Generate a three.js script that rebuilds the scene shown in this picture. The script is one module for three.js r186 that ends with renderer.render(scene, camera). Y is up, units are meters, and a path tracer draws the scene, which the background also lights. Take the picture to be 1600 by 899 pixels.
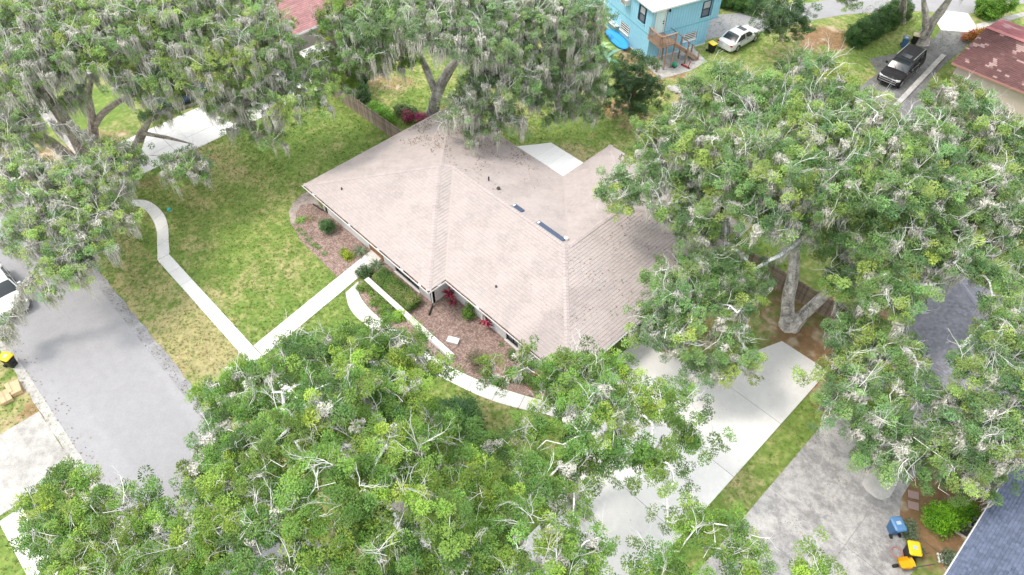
import * as THREE from 'three';
import { mergeGeometries } from 'three/addons/utils/BufferGeometryUtils.js';
import { RoundedBoxGeometry } from 'three/addons/geometries/RoundedBoxGeometry.js';

// ---------------------------------------------------------------- camera, sky, sun, exposure
const scene = new THREE.Scene();
const CH = 36, FPX = 1130;                                    // drone height (m), focal length in photo pixels
const YAW = THREE.MathUtils.degToRad(-45.2), PIT = THREE.MathUtils.degToRad(49.17), ROL = THREE.MathUtils.degToRad(0.7);
const fwd = new THREE.Vector3(Math.sin(YAW) * Math.cos(PIT), -Math.sin(PIT), -Math.cos(YAW) * Math.cos(PIT));
const right0 = new THREE.Vector3(Math.cos(YAW), 0, Math.sin(YAW));
const up0 = new THREE.Vector3().crossVectors(right0, fwd);
const rgt = right0.clone().multiplyScalar(Math.cos(ROL)).addScaledVector(up0, Math.sin(ROL));
const upv = new THREE.Vector3().crossVectors(rgt, fwd);
const camera = new THREE.PerspectiveCamera(2 * Math.atan(449.5 / FPX) * 180 / Math.PI, 1600 / 899, 0.5, 900);
camera.position.set(0, CH, 0);
camera.quaternion.setFromRotationMatrix(new THREE.Matrix4().makeBasis(rgt, upv, fwd.clone().negate()));
scene.add(camera);

const renderer = new THREE.WebGLRenderer({ antialias: true });
renderer.toneMapping = THREE.LinearToneMapping;
renderer.toneMappingExposure = 1.82;
renderer.shadowMap.enabled = true;

{ // bright thin overcast: a pale sky, brighter round the veiled sun
  const w = 256, h = 128, d = new Float32Array(w * h * 4), sd = new THREE.Vector3(-0.35, 0.85, 0.4).normalize();
  for (let j = 0; j < h; j++) for (let i = 0; i < w; i++) {
    const th = (j + 0.5) / h * Math.PI - Math.PI / 2, ph = (i + 0.5) / w * 2 * Math.PI - Math.PI;
    const v = new THREE.Vector3(Math.cos(th) * Math.cos(ph), Math.sin(th), Math.cos(th) * Math.sin(ph));
    const g = Math.pow(Math.max(0, v.dot(sd)), 6);
    const e = Math.max(0, v.y), L = 0.79 + 0.32 * e + 0.45 * g, k = (j * w + i) * 4;
    d[k] = L * 0.985; d[k + 1] = L * 1.0; d[k + 2] = L * 1.03; d[k + 3] = 1;
  }
  const t = new THREE.DataTexture(d, w, h, THREE.RGBAFormat, THREE.FloatType);
  t.mapping = THREE.EquirectangularReflectionMapping; t.magFilter = t.minFilter = THREE.LinearFilter; t.needsUpdate = true;
  scene.background = t; scene.environment = t;
  const sun = new THREE.DirectionalLight(0xfff4e6, 1.4);
  sun.position.copy(sd).multiplyScalar(150).add(new THREE.Vector3(-25, 0, -30));
  sun.target.position.set(-25, 0, -30); sun.castShadow = true; sun.shadow.radius = 24;
  Object.assign(sun.shadow.camera, { left: -80, right: 80, top: 80, bottom: -80, near: 1, far: 320 });
  sun.shadow.mapSize.set(4096, 4096);
  scene.add(sun, sun.target);
}

// ---------------------------------------------------------------- helpers
const V = (x, y, z) => new THREE.Vector3(x, y, z);
function at(px, py, h = 0) {                                   // the point at height h that the photograph shows at pixel (px, py)
  const d = fwd.clone().addScaledVector(rgt, (px - 800) / FPX).addScaledVector(upv, -(py - 449.5) / FPX);
  return d.multiplyScalar((CH - h) / -d.y).add(V(0, CH, 0));
}
const xz = (px, py, h = 0) => { const p = at(px, py, h); return [p.x, p.z]; };
function RNG(s) { s |= 0; return () => { s = (s + 0x6d2b79f5) | 0; let t = Math.imul(s ^ (s >>> 15), 1 | s); t = (t + Math.imul(t ^ (t >>> 7), 61 | t)) ^ t; return ((t ^ (t >>> 14)) >>> 0) / 4294967296; }; }
const hash = (x, y, s = 0) => { let h = Math.imul(x | 0, 374761393) ^ Math.imul(y | 0, 668265263) ^ Math.imul(s | 0, 1442695041); h = Math.imul(h ^ (h >>> 13), 1274126177); return ((h ^ (h >>> 16)) >>> 0) / 4294967296; };
function vn(x, y, s = 0) { const i = Math.floor(x), j = Math.floor(y), u = x - i, v = y - j, a = u * u * (3 - 2 * u), b = v * v * (3 - 2 * v); const p = hash(i, j, s), q = hash(i + 1, j, s), r = hash(i, j + 1, s), t = hash(i + 1, j + 1, s); return p + (q - p) * a + (r - p) * b + (p - q - r + t) * a * b; }
function fbm(x, y, o = 4, s = 0) { let a = 0.5, f = 1, t = 0, n = 0; for (let i = 0; i < o; i++) { t += a * vn(x * f, y * f, s + i * 17); n += a; a *= 0.5; f *= 2.03; } return t / n; }
const sst = (a, b, x) => { const t = Math.min(1, Math.max(0, (x - a) / (b - a))); return t * t * (3 - 2 * t); };
const mix3 = (a, b, t) => [a[0] + (b[0] - a[0]) * t, a[1] + (b[1] - a[1]) * t, a[2] + (b[2] - a[2]) * t];
const toS = (c) => (c <= 0.0031308 ? 12.92 * c : 1.055 * Math.pow(c, 1 / 2.4) - 0.055);
function colorTex(n, fn, size = 1) {                            // fn(u, v in metres) -> linear rgb ; size = metres covered
  const d = new Uint8Array(n * n * 4);
  for (let j = 0; j < n; j++) for (let i = 0; i < n; i++) { const c = fn(i / n * size, j / n * size), k = (j * n + i) * 4; for (let m = 0; m < 3; m++) d[k + m] = Math.max(0, Math.min(255, Math.round(toS(c[m]) * 255))); d[k + 3] = 255; }
  const t = new THREE.DataTexture(d, n, n); t.colorSpace = THREE.SRGBColorSpace; t.wrapS = t.wrapT = THREE.MirroredRepeatWrapping; t.magFilter = THREE.LinearFilter; t.minFilter = THREE.LinearMipmapLinearFilter; t.generateMipmaps = true; t.repeat.set(1 / size, 1 / size); t.needsUpdate = true;
  return t;
}
function greyTex(n, fn, size = 1) { const t = colorTex(n, (u, v) => { const g = fn(u, v); return [g, g, g]; }, size); t.colorSpace = THREE.NoColorSpace; return t; }
const mat = (c, rough = 0.8, o = {}) => { const m = new THREE.MeshStandardMaterial({ roughness: rough, side: THREE.DoubleSide, ...o }); if (Array.isArray(c)) m.color.setRGB(...c); else m.color.set(c); return m; };
const speckle = (base, amp, size, seed, n = 256, f = [0.8, 7, 40]) => colorTex(n, (u, v) => { const a = fbm(u * f[0], v * f[0], 3, seed), b = fbm(u * f[1], v * f[1], 3, seed + 5), c = vn(u * f[2], v * f[2], seed + 9); const k = 1 + amp * ((a - 0.5) * 1.6 + (b - 0.5) * 1.1 + (c - 0.5) * 0.9); return base.map((x) => x * k); }, size);

class GB {                                                     // collects triangles; uv in metres by the face's main direction
  constructor() { this.p = []; this.c = null; this.col = null; }
  color(c) { this.col = c; if (!this.c) this.c = []; return this; }
  tri(a, b, c) { this.p.push(a[0], a[1], a[2], b[0], b[1], b[2], c[0], c[1], c[2]); if (this.c) for (let i = 0; i < 3; i++) this.c.push(...this.col); return this; }
  quad(a, b, c, d) { return this.tri(a, b, c).tri(a, c, d); }
  poly(pts) { for (let i = 1; i + 1 < pts.length; i++) this.tri(pts[0], pts[i], pts[i + 1]); return this; }
  box(cx, cy, cz, sx, sy, sz, ry = 0, tf) {
    const c = Math.cos(ry), s = Math.sin(ry), P = [];
    for (const y of [-1, 1]) for (const [x, z] of [[-1, -1], [1, -1], [1, 1], [-1, 1]]) { const lx = x * sx / 2, lz = z * sz / 2; let q = [cx + lx * c + lz * s, cy + y * sy / 2, cz - lx * s + lz * c]; P.push(tf ? tf(q) : q); }
    this.quad(P[3], P[2], P[1], P[0]).quad(P[4], P[5], P[6], P[7]);
    for (let i = 0; i < 4; i++) { const j = (i + 1) % 4; this.quad(P[i], P[j], P[j + 4], P[i + 4]); }
    return this;
  }
  beam(a, b, w, h) {                                           // box between two points, w across, h high
    const d = V(b[0] - a[0], b[1] - a[1], b[2] - a[2]), L = d.length(); d.normalize(); let s = V(-d.z, 0, d.x); if (s.lengthSq() < 1e-6) s = V(1, 0, 0); s.normalize(); const u = V().crossVectors(s, d);
    const P = []; for (const t of [0, L]) for (const [i, j] of [[-1, -1], [1, -1], [1, 1], [-1, 1]]) P.push([a[0] + d.x * t + s.x * i * w / 2 + u.x * j * h / 2, a[1] + d.y * t + s.y * i * w / 2 + u.y * j * h / 2, a[2] + d.z * t + s.z * i * w / 2 + u.z * j * h / 2]);
    this.quad(P[0], P[1], P[2], P[3]).quad(P[7], P[6], P[5], P[4]); for (let i = 0; i < 4; i++) { const j = (i + 1) % 4; this.quad(P[i], P[i + 4], P[j + 4], P[j]); }
    return this;
  }
  prism(pts, y0, y1) {                                         // pts [x, z], vertical walls
    const v2 = pts.map((q) => new THREE.Vector2(q[0], q[1])); const area = THREE.ShapeUtils.area(v2); if (area < 0) { v2.reverse(); pts = pts.slice().reverse(); }
    for (const f of THREE.ShapeUtils.triangulateShape(v2, [])) { const [a, b, c] = f.map((i) => v2[i]); this.tri([a.x, y1, a.y], [c.x, y1, c.y], [b.x, y1, b.y]); this.tri([a.x, y0, a.y], [b.x, y0, b.y], [c.x, y0, c.y]); }
    for (let i = 0; i < pts.length; i++) { const a = pts[i], b = pts[(i + 1) % pts.length]; this.quad([a[0], y0, a[1]], [a[0], y1, a[1]], [b[0], y1, b[1]], [b[0], y0, b[1]]); }
    return this;
  }
  sheet(pts, y) { const v2 = pts.map((q) => new THREE.Vector2(q[0], q[1])); const fl = THREE.ShapeUtils.area(v2) < 0; if (fl) v2.reverse(); for (const f of THREE.ShapeUtils.triangulateShape(v2, [])) { const [a, b, c] = f.map((i) => v2[i]); this.tri([a.x, y, a.y], [c.x, y, c.y], [b.x, y, b.y]); } return this; }
  cone(a, b, r0, r1, n = 6, caps = false) {
    const d = V(b[0] - a[0], b[1] - a[1], b[2] - a[2]).normalize(), s = Math.abs(d.y) > 0.95 ? V(1, 0, 0) : V(0, 1, 0), e = V().crossVectors(d, s).normalize(), g = V().crossVectors(d, e), A = [], B = [];
    for (let i = 0; i < n; i++) { const t = i / n * 6.28319, c = Math.cos(t), q = Math.sin(t); A.push([a[0] + (e.x * c + g.x * q) * r0, a[1] + (e.y * c + g.y * q) * r0, a[2] + (e.z * c + g.z * q) * r0]); B.push([b[0] + (e.x * c + g.x * q) * r1, b[1] + (e.y * c + g.y * q) * r1, b[2] + (e.z * c + g.z * q) * r1]); }
    for (let i = 0; i < n; i++) { const j = (i + 1) % n; this.quad(A[i], A[j], B[j], B[i]); }
    if (caps) { this.poly(A.slice().reverse()); this.poly(B); }
    return this;
  }
  geo() {
    const g = new THREE.BufferGeometry(), p = new Float32Array(this.p), n = p.length / 3, uv = new Float32Array(n * 2);
    g.setAttribute('position', new THREE.BufferAttribute(p, 3)); g.computeVertexNormals(); const N = g.attributes.normal.array;
    for (let i = 0; i < n; i++) { const ax = Math.abs(N[i * 3]), ay = Math.abs(N[i * 3 + 1]), az = Math.abs(N[i * 3 + 2]), x = p[i * 3], y = p[i * 3 + 1], z = p[i * 3 + 2]; if (ay >= ax && ay >= az) { uv[i * 2] = x; uv[i * 2 + 1] = z; } else if (ax > az) { uv[i * 2] = z; uv[i * 2 + 1] = y; } else { uv[i * 2] = x; uv[i * 2 + 1] = y; } }
    g.setAttribute('uv', new THREE.BufferAttribute(uv, 2));
    if (this.c) g.setAttribute('color', new THREE.BufferAttribute(new Float32Array(this.c), 3));
    return g;
  }
}
const names = new Map();
function numbered(n) { const k = names.get(n) || 0; names.set(n, k + 1); return k ? n + '_' + String(k).padStart(3, '0') : n; }
const sh = (o) => { o.castShadow = o.receiveShadow = true; return o; };
function part(name, geo, m, parent) { const g = geo instanceof GB ? geo.geo() : geo; const o = sh(new THREE.Mesh(g, m)); o.name = parent === scene ? numbered(name) : name; parent.add(o); return o; }
function thing(name, label, category, p = [0, 0, 0], ry = 0, group) { const o = new THREE.Group(); o.name = numbered(name); o.position.set(...p); o.rotation.y = ry; o.userData = { label, category }; if (group) o.userData.group = group; scene.add(o); return o; }
function single(name, label, category, geo, m, group) { const o = part(name, geo, m, scene); o.userData = { label, category }; if (group) o.userData.group = group; return o; }
function structure(name, geo, m, label) { const o = geo ? part(name, geo, m, scene) : new THREE.Group(); if (!geo) { o.name = numbered(name); scene.add(o); } o.userData = { kind: 'structure' }; if (label) o.userData.label = label; return o; }
function inst(name, geo, m, list, parent, stuff = true) {        // list of [matrix, [r, g, b]]
  const o = sh(new THREE.InstancedMesh(geo, m, Math.max(1, list.length))); o.name = name; const c = new THREE.Color();
  list.forEach((e, i) => { o.setMatrixAt(i, e[0]); if (e[1]) { c.setRGB(...e[1]); o.setColorAt(i, c); } });
  if (stuff) o.userData.kind = 'stuff'; parent.add(o); return o;
}
const inPoly = (x, z, P) => { let r = false; for (let i = 0, j = P.length - 1; i < P.length; j = i++) if ((P[i][1] > z) !== (P[j][1] > z) && x < (P[j][0] - P[i][0]) * (z - P[i][1]) / (P[j][1] - P[i][1]) + P[i][0]) r = !r; return r; };
// ---------------------------------------------------------------- materials
const lerpc = (...s) => s;
const M = {
  concrete: mat([1, 1, 1], 0.85, { map: speckle([0.68, 0.675, 0.66], 0.1, 9, 11, 512, [0.5, 5, 45]) }),
  oldConcrete: mat([1, 1, 1], 0.9, { map: speckle([0.42, 0.41, 0.39], 0.4, 11, 21, 512, [0.7, 4, 40]) }),
  asphalt: mat([1, 1, 1], 0.9, { map: colorTex(1024, (u, v) => { const a = fbm(u * 0.08, v * 0.9, 3, 31), b = fbm(u * 3, v * 3, 3, 36), c = vn(u * 26, v * 26, 40), d = hash(Math.floor(u * 60), Math.floor(v * 60), 4), k = 1 + 0.16 * (a - 0.5) + 0.12 * (b - 0.5) + 0.1 * (c - 0.5) + 0.1 * (d - 0.5); return [0.3 * k, 0.3 * k, 0.313 * k]; }, 40) }),
  darkAsphalt: mat([1, 1, 1], 0.9, { map: speckle([0.17, 0.17, 0.17], 0.45, 12, 35, 512, [0.5, 3, 25]) }),
  gravel: mat([1, 1, 1], 0.95, { map: speckle([0.26, 0.26, 0.27], 0.4, 5, 41, 512, [2, 12, 50]) }),
  white: mat([0.74, 0.74, 0.73], 0.55), whiteStucco: mat([1, 1, 1], 0.9, { map: speckle([0.62, 0.62, 0.63], 0.1, 4, 51, 256) }),
  trimWhite: mat([0.75, 0.75, 0.75], 0.5), gutterLitter: mat([1, 1, 1], 1, { map: speckle([0.1, 0.055, 0.035], 1.1, 3, 61, 256, [2, 12, 60]) }),
  black: mat([0.012, 0.012, 0.013], 0.5), darkMetal: mat([0.05, 0.05, 0.055], 0.5), glass: mat([0.03, 0.04, 0.05], 0.06, { metalness: 0.0 }),
  brownWood: mat([1, 1, 1], 0.8, { map: speckle([0.24, 0.12, 0.06], 0.5, 3, 71, 256, [1, 9, 40]) }),
  greyWood: mat([1, 1, 1], 0.9, { map: speckle([0.25, 0.2, 0.165], 0.7, 3, 73, 256, [1.5, 9, 40]) }),
  deckWood: mat([1, 1, 1], 0.9, { map: speckle([0.3, 0.2, 0.15], 0.6, 3, 75, 256, [1.5, 9, 40]) }),
  blueSiding: mat([1, 1, 1], 0.75, { map: speckle([0.28, 0.57, 0.76], 0.1, 5, 81, 256, [0.7, 4, 30]) }),
  steel: mat([0.5, 0.5, 0.5], 0.35, { metalness: 0.8 }), chrome: mat([0.75, 0.75, 0.76], 0.15, { metalness: 1 }),
  rubber: mat([0.02, 0.02, 0.02], 0.9), yellow: mat([0.72, 0.53, 0.01], 0.45), binBlue: mat([0.05, 0.14, 0.3], 0.5), binLightBlue: mat([0.09, 0.22, 0.42], 0.4), binBlack: mat([0.014, 0.014, 0.016], 0.5),
};
{ // the lawn: green and straw-coloured grass, bare leaf litter where the photograph shows it
  const spots = [[200, 560, 0, 2.5, .6], [260, 570, 0, 2.2, .5], [215, 440, 0, 2, .35], [330, 560, 0, 2, .3], [300, 390, 1, 2, .2], [420, 430, 1, 2.4, .3], [400, 380, 2, 3, .35], [370, 300, 2, 2.5, .4], [450, 260, 2, 3, .4], [540, 200, 2, 2.5, .3], [330, 470, 1, 2, .3], [360, 530, 1, 2, .3], [310, 430, 2, 1.5, .35], [520, 520, 2, 1.2, .4],
    [80, 260, 0, 3, 1], [130, 240, 0, 3, 1], [170, 250, 0, 3.5, .9], [150, 180, 2, 2, .3], [600, 190, 0, .8, .6], [1260, 545, 0, 2.2, 1], [1290, 580, 0, 2.4, 1], [1230, 480, 0, 3, .7], [1200, 490, 0, 2, .5], [1110, 520, 0, 1.6, .8], [1060, 540, 0, 1, .9], [1150, 520, 2, 1.4, .4], [1330, 500, 0, 3, 1], [1350, 560, 0, 3, 1], [1200, 690, 2, 2, .4], [1250, 650, 2, 1.5, .5], [1150, 760, 1, 1.4, .4],
    [850, 210, 2, 2.5, .6], [900, 240, 1, 1.4, .7], [890, 200, 2, 2.5, .6], [960, 170, 0, 1.6, .9], [1000, 190, 0, 2, .7], [880, 130, 0, 2, .7], [620, 130, 0, 1.6, .7], [580, 120, 0, 2, .8], [690, 170, 0, 1.5, .7], [650, 150, 2, 3, .4], [880, 110, 2, 3, .3], [940, 60, 2, 3, .6], [985, 85, 0, 1.6, .9], [1040, 110, 0, 2.4, .9], [1075, 150, 0, 1.5, .6], [1100, 110, 2, 3, .6], [1290, 55, 0, 2.6, 1.2], [1260, 62, 0, 2, 1], [1400, 65, 2, 4, .6], [1450, 50, 2, 3, .6], [1440, 66, 0, 1, .6], [1560, 15, 0, 1.5, .5],
    [40, 600, 0, 1, .6], [55, 640, 0, 1.2, .9], [20, 670, 0, 1.5, .5], [130, 760, 0, 1.2, .8], [20, 850, 2, 3, .5], [740, 780, 2, 3, .3], [720, 620, 2, 2.4, .3], [760, 640, 0, 1, .4], [1430, 780, 0, 2, 1.1], [1480, 840, 0, 3, 1.1], [1500, 790, 0, 2.5, 1.1], [240, 280, 0, 1.2, .7], [330, 250, 0, .8, .7], [400, 215, 0, .8, .7], [1100, 790, 2, 2, .3], [200, 110, 0, 3, .5], [180, 60, 0, 3, .6], [1440, 340, 2, 5, .8], [1500, 340, 2, 4, .8]].map(([x, y, t, r, s]) => { const p = at(x, y); return [p.x, p.z, t, r, s]; });
  const X0 = -120, S = 150, n = 2048, gA = [0.115, 0.2, 0.034], gB = [0.2, 0.28, 0.06], gC = [0.16, 0.235, 0.05], tan = [0.37, 0.31, 0.165], dirt = [0.25, 0.145, 0.075], pale = [0.45, 0.37, 0.26];
  const grid = new Map(); for (const s of spots) for (let i = Math.floor((s[0] - s[3] * 2) / 8); i <= (s[0] + s[3] * 2) / 8; i++) for (let j = Math.floor((s[1] - s[3] * 2) / 8); j <= (s[1] + s[3] * 2) / 8; j++) { const k = i * 1000 + j; if (!grid.has(k)) grid.set(k, []); grid.get(k).push(s); }
  const t = colorTex(n, (u, v) => {
    const x = u + X0, z = v + X0; let b = [0, 0, 0];
    const wob = fbm(x * 0.9, z * 0.9, 3, 7), f3 = vn(x * 6, z * 6, 3), f4 = hash(Math.floor(x * 13.6), Math.floor(z * 13.6), 4);
    for (const s of grid.get(Math.floor(x / 8) * 1000 + Math.floor(z / 8)) || []) { const q = Math.hypot(x - s[0], z - s[1]) / s[3] + (wob - 0.5) * 1.1; b[s[2]] = Math.max(b[s[2]], s[4] * (1 - sst(0.5, 1.3, q))); }
    const n1 = fbm(x * 0.2, z * 0.2, 3, 1), n2 = fbm(x * 1.3, z * 1.3, 3, 2), n3 = fbm(x * 3.1, z * 3.1, 2, 6), verge = z > -6.3 && z < -2 ? 0.13 : z > 3 && z < 7 ? 0.08 : 0;
    let c = mix3(gA, gB, sst(0.28, 0.72, n1 * 0.3 + n2 * 0.35 + n3 * 0.2 + f3 * 0.15)); c = mix3(c, gC, 0.3);
    c = mix3(c, tan, 0.78 * sst(0.44, 0.74, n1 * 0.34 + n2 * 0.26 + n3 * 0.22 + f3 * 0.18 + verge + b[1] * 0.3 + b[0] * 0.2 - b[2] * 0.16));
    c = mix3(c, mix3(dirt, pale, sst(0.55, 0.8, n2)), Math.min(0.92, sst(0.4, 0.8, b[0] * 0.8 + (n2 - 0.5) * 0.5 + (f3 - 0.5) * 0.4)));
    const k = 0.78 + 0.2 * f3 + 0.22 * f4 + 0.24 * (n3 - 0.5); return c.map((q) => q * k);
  }, S);
  M.lawn = mat([1, 1, 1], 1, { map: t });
  const g = new THREE.PlaneGeometry(900, 900, 1, 1); g.rotateX(-Math.PI / 2); const p = g.attributes.position, uv = g.attributes.uv; for (let i = 0; i < 4; i++) uv.setXY(i, p.getX(i) - X0, p.getZ(i) - X0);
  structure('lawn', g, M.lawn, 'green lawn with straw coloured patches');
}
// ---------------------------------------------------------------- paving
function clip(poly, a, b, c) {                                 // keeps a*x + b*z <= c
  const o = []; for (let i = 0; i < poly.length; i++) { const p = poly[i], q = poly[(i + 1) % poly.length], d = a * p[0] + b * p[1] - c, e = a * q[0] + b * q[1] - c; if (d <= 0) o.push(p); if ((d < 0 && e > 0) || (d > 0 && e < 0)) { const t = d / (d - e); o.push([p[0] + (q[0] - p[0]) * t, p[1] + (q[1] - p[1]) * t]); } } return o;
}
const slabTones = {};
function tone(m, i) { const k = m.uuid + i; if (!slabTones[k]) { const c = m.clone(); c.color.multiplyScalar([1, 0.965, 1.03, 0.985][i]); slabTones[k] = c; } return slabTones[k]; }
const paved = [];
function slabs(name, label, poly, xs, zs, m, top = 0.03, gap = 0.02) { // a slab of concrete cut by joints at the x and z given
  const s = structure(name, null, null, label); paved.push(poly); const X = [-1e3, ...xs, 1e3], Z = [-1e3, ...zs, 1e3]; let k = 0;
  part('joint_base', new GB().sheet(poly, top - 0.018), M.gravel, s);
  for (let i = 0; i + 1 < X.length; i++) for (let j = 0; j + 1 < Z.length; j++) { let q = clip(poly, 1, 0, X[i + 1] - gap / 2); q = clip(q, -1, 0, -X[i] - gap / 2); q = clip(q, 0, 1, Z[j + 1] - gap / 2); q = clip(q, 0, -1, -Z[j] - gap / 2); if (q.length > 2 && Math.abs(THREE.ShapeUtils.area(q.map((p) => new THREE.Vector2(...p)))) > 0.05) part('slab', new GB().prism(q, -0.05, top + hash(i, j, 3) * 0.004), tone(m, (k++ * 7) % 4), s); }
  return s;
}
function ribbon(name, label, L, R, m, len, top = 0.035) {        // a walk between two edges, cut into slabs about len long
  const s = structure(name, null, null, label); const dense = (P) => { const c = new THREE.CatmullRomCurve3(P.map((p) => V(p[0], 0, p[1])), false, 'centripetal'); return c; }; const a = dense(L), b = dense(R), n = Math.max(1, Math.round((a.getLength() + b.getLength()) / 2 / len)), K = 6; paved.push([...L, ...R.slice().reverse()]);
  for (let i = 0; i < n; i++) { const P = [], Q = []; for (let j = 0; j <= K; j++) { const t = (i + 0.008 + (0.984) * j / K) / n, p = a.getPointAt(Math.min(1, t)), q = b.getPointAt(Math.min(1, t)); P.push([p.x, p.z]); Q.push([q.x, q.z]); } part('slab', new GB().prism([...P, ...Q.reverse()], -0.05, top + hash(i, 3, 8) * 0.004), tone(m, (i * 5) % 4), s); }
  return s;
}
const rect = (x0, z0, x1, z1) => [[x0, z0], [x1, z0], [x1, z1], [x0, z1]];
{ const g = new GB().prism(rect(-170, -2.45, 60, 3.55), -0.1, 0.015); structure('street', g, M.asphalt, 'pale weathered asphalt street'); paved.push(rect(-170, -2.45, 60, 3.55)); }
{ // ragged gravel shoulders
  const r = RNG(5), a = [], b = []; for (let x = -52; x <= 30; x += 0.5) { a.push([x, -2.4]); b.push([x, -3.0 - r() * 0.16]); } structure('gravel_shoulder', new GB().prism([...a, ...b.reverse()], -0.05, 0.021), M.gravel, 'grey gravel shoulder along the lawn'); paved.push(rect(-52, -3.1, 30, -2.4));
  const c = [], d = []; for (let x = -60; x <= 10; x += 0.5) { c.push([x, 3.5]); d.push([x, 3.95 + r() * 0.12]); } structure('gutter_strip', new GB().prism([...d, ...c.reverse()], -0.05, 0.02), M.oldConcrete, 'worn pale gutter across the street');
}
slabs('street_driveway', 'worn grey concrete driveway across the street', rect(-34.05, 4.02, -29.2, 22), [], [8.2, 13], M.oldConcrete, 0.03);
{ const P = []; for (let x = -28.9; x < 20; x += 1.5) P.push(x); slabs('far_sidewalk', 'white sidewalk across the street', rect(-28.9, 6.9, 20, 8.05), P.slice(1), [], M.concrete); }
{ const P = []; for (let x = -40.3; x < -9; x += 1.52) P.push(x); slabs('sidewalk', 'white front sidewalk', rect(-40.4, -7.15, -9.5, -6.32), P.slice(1), [], M.concrete, 0.04, 0.025); }
ribbon('sidewalk_bend', 'curved end of the white sidewalk', [[207, 313], [222, 313], [233, 315.5], [246, 324], [257, 337], [261, 348], [263, 360], [263.5, 380], [264.6, 393]].map((p) => xz(...p)).concat([[-40.42, -7.15]]), [[203, 322], [216, 323], [226, 328], [236, 340], [242, 352], [245, 364], [245.5, 384], [246, 398]].map((p) => xz(...p)).concat([[-40.42, -6.32]]), M.concrete, 1.5, 0.042);
{ const lx = (z) => -31.2 + (-17.3 - z) * -0.153, q = []; for (const z of [-17.35, -7.2]) q.push([lx(z), z]); for (const z of [-7.2, -17.35]) q.push([lx(z) + 1.13, z]); slabs('front_walk', 'white walk from the sidewalk to the front door', q, [], [-15.7, -14.1, -12.4, -10.7, -9], M.concrete, 0.046); }
ribbon('curved_walk', 'curved white walk round the planter to the driveway', [[560, 440], [560, 457], [567, 471], [583, 489], [610, 510], [645, 536], [680, 560], [712, 578], [744, 593], [807, 615], [873, 633], [905, 640]].map((p) => xz(...p)), [[540, 458], [545, 479], [556, 495], [569, 506], [600, 532], [640, 560], [675, 582], [713, 602], [756, 622], [796, 635], [860, 650], [896, 660]].map((p) => xz(...p)), M.concrete, 1.6, 0.038);
slabs('driveway', 'wide white concrete driveway beside the house', [[-13.6, -24.5], [-13.6, -18.2], [-12.9, -17.2], [-10.2, -14.2], [-9.6, -12.5], [-9.4, -3.05], [-4.15, -3.05], [-4.15, -30.95], [-7.3, -30.9], [-8.0, -29.1], [-8.9, -27.4], [-9.9, -26.1], [-11.3, -25.05], [-12.3, -24.7]], [], [-25.75, -21.1, -16.4, -11.7, -7.2], M.concrete, 0.05, 0.03);
slabs('neighbor_driveway', 'stained grey concrete driveway of the neighboring house', [[-2.5, -29.6], [2.55, -29.6], [2.7, -26.5], [3.3, -25], [4.9, -23.5], [4.9, -3.05], [-2.5, -3.05]], [1.9], [-26.6, -22, -17.5, -12.5, -8], mat([1, 1, 1], 0.9, { map: (() => { const t = colorTex(1024, (u, v) => { const a = fbm(u * 0.55, v * 0.9, 4, 91), b = fbm(u * 2.2, v * 3, 4, 92), c = vn(u * 30, v * 30, 93), d = fbm(u * 7, v * 7, 3, 94); const dark = sst(0.32, 0.72, a * 0.42 + b * 0.33 + d * 0.25); return mix3([0.44, 0.43, 0.42], [0.17, 0.17, 0.175], dark * 0.8).map((q) => q * (0.85 + 0.3 * c)); }, 16); return t; })() }), 0.03, 0.02);
structure('concrete_patch', new GB().prism([[1347, 757], [1352, 744], [1358, 733], [1370, 722], [1385, 716], [1398, 717], [1404, 730], [1404, 748], [1398, 765], [1390, 778], [1377, 782], [1367, 778], [1354, 768]].map((p) => xz(...p)), 0, 0.037), mat([1, 1, 1], 0.9, { map: speckle([0.5, 0.49, 0.47], 0.25, 5, 151, 256) }), 'pale patch on the stained driveway');
slabs('corner_driveway', 'pale concrete driveway beyond the front oaks', rect(-54.4, -26, -49.55, -2.5), [-52.9, -51.3], [-21, -16.6, -12.8, -10.9], M.concrete, 0.03, 0.03);
{ const P = []; for (let x = -84; x < -55; x += 1.9) P.push(x); slabs('corner_sidewalk', 'grey sidewalk under the front oaks', rect(-84, -8.1, -54.6, -7.0), P.slice(1), [], M.oldConcrete, 0.03); }
structure('back_path', new GB().prism(rect(-67.2, -40, -65.2, -12), -0.05, 0.02), M.oldConcrete, 'grey path beyond the oaks');
structure('back_street', new GB().prism([[1100, 64], [1128, 57], [1190, 49], [1256, 34], [1320, 23], [1400, 17], [1480, 19], [1520, 21], [1565, 8], [1660, 2], [1660, -70], [1280, -70], [1293, 0], [1249, 7], [1169, 19], [1123, 23], [1105, 25]].map((p) => xz(...p)), -0.05, 0.015), M.asphalt, 'grey street behind the blue house');
structure('side_driveway', new GB().prism([[1471, 46], [1526, 50], [1519, 62], [1502, 80], [1482, 96], [1452, 125], [1500, 150], [1480, 190], [1330, 200], [1325, 150], [1372, 115], [1358, 92], [1400, 84], [1440, 72], [1462, 58]].map((p) => xz(...p)), -0.05, 0.02), M.darkAsphalt, 'dark asphalt drive beside the red roofed house');
structure('driveway_apron', new GB().prism([[1477, 17], [1513, 21], [1526, 42], [1524.5, 51], [1471, 47.5], [1462, 33]].map((p) => xz(...p)), -0.05, 0.026), M.concrete, 'white concrete apron at the back street');
structure('side_walk', new GB().prism([[1526, 38], [1600, 19], [1640, 9], [1640, 15], [1600, 26], [1527, 47]].map((p) => xz(...p)), -0.05, 0.03), M.oldConcrete, 'grey walk beside the red roofed house');
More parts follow.
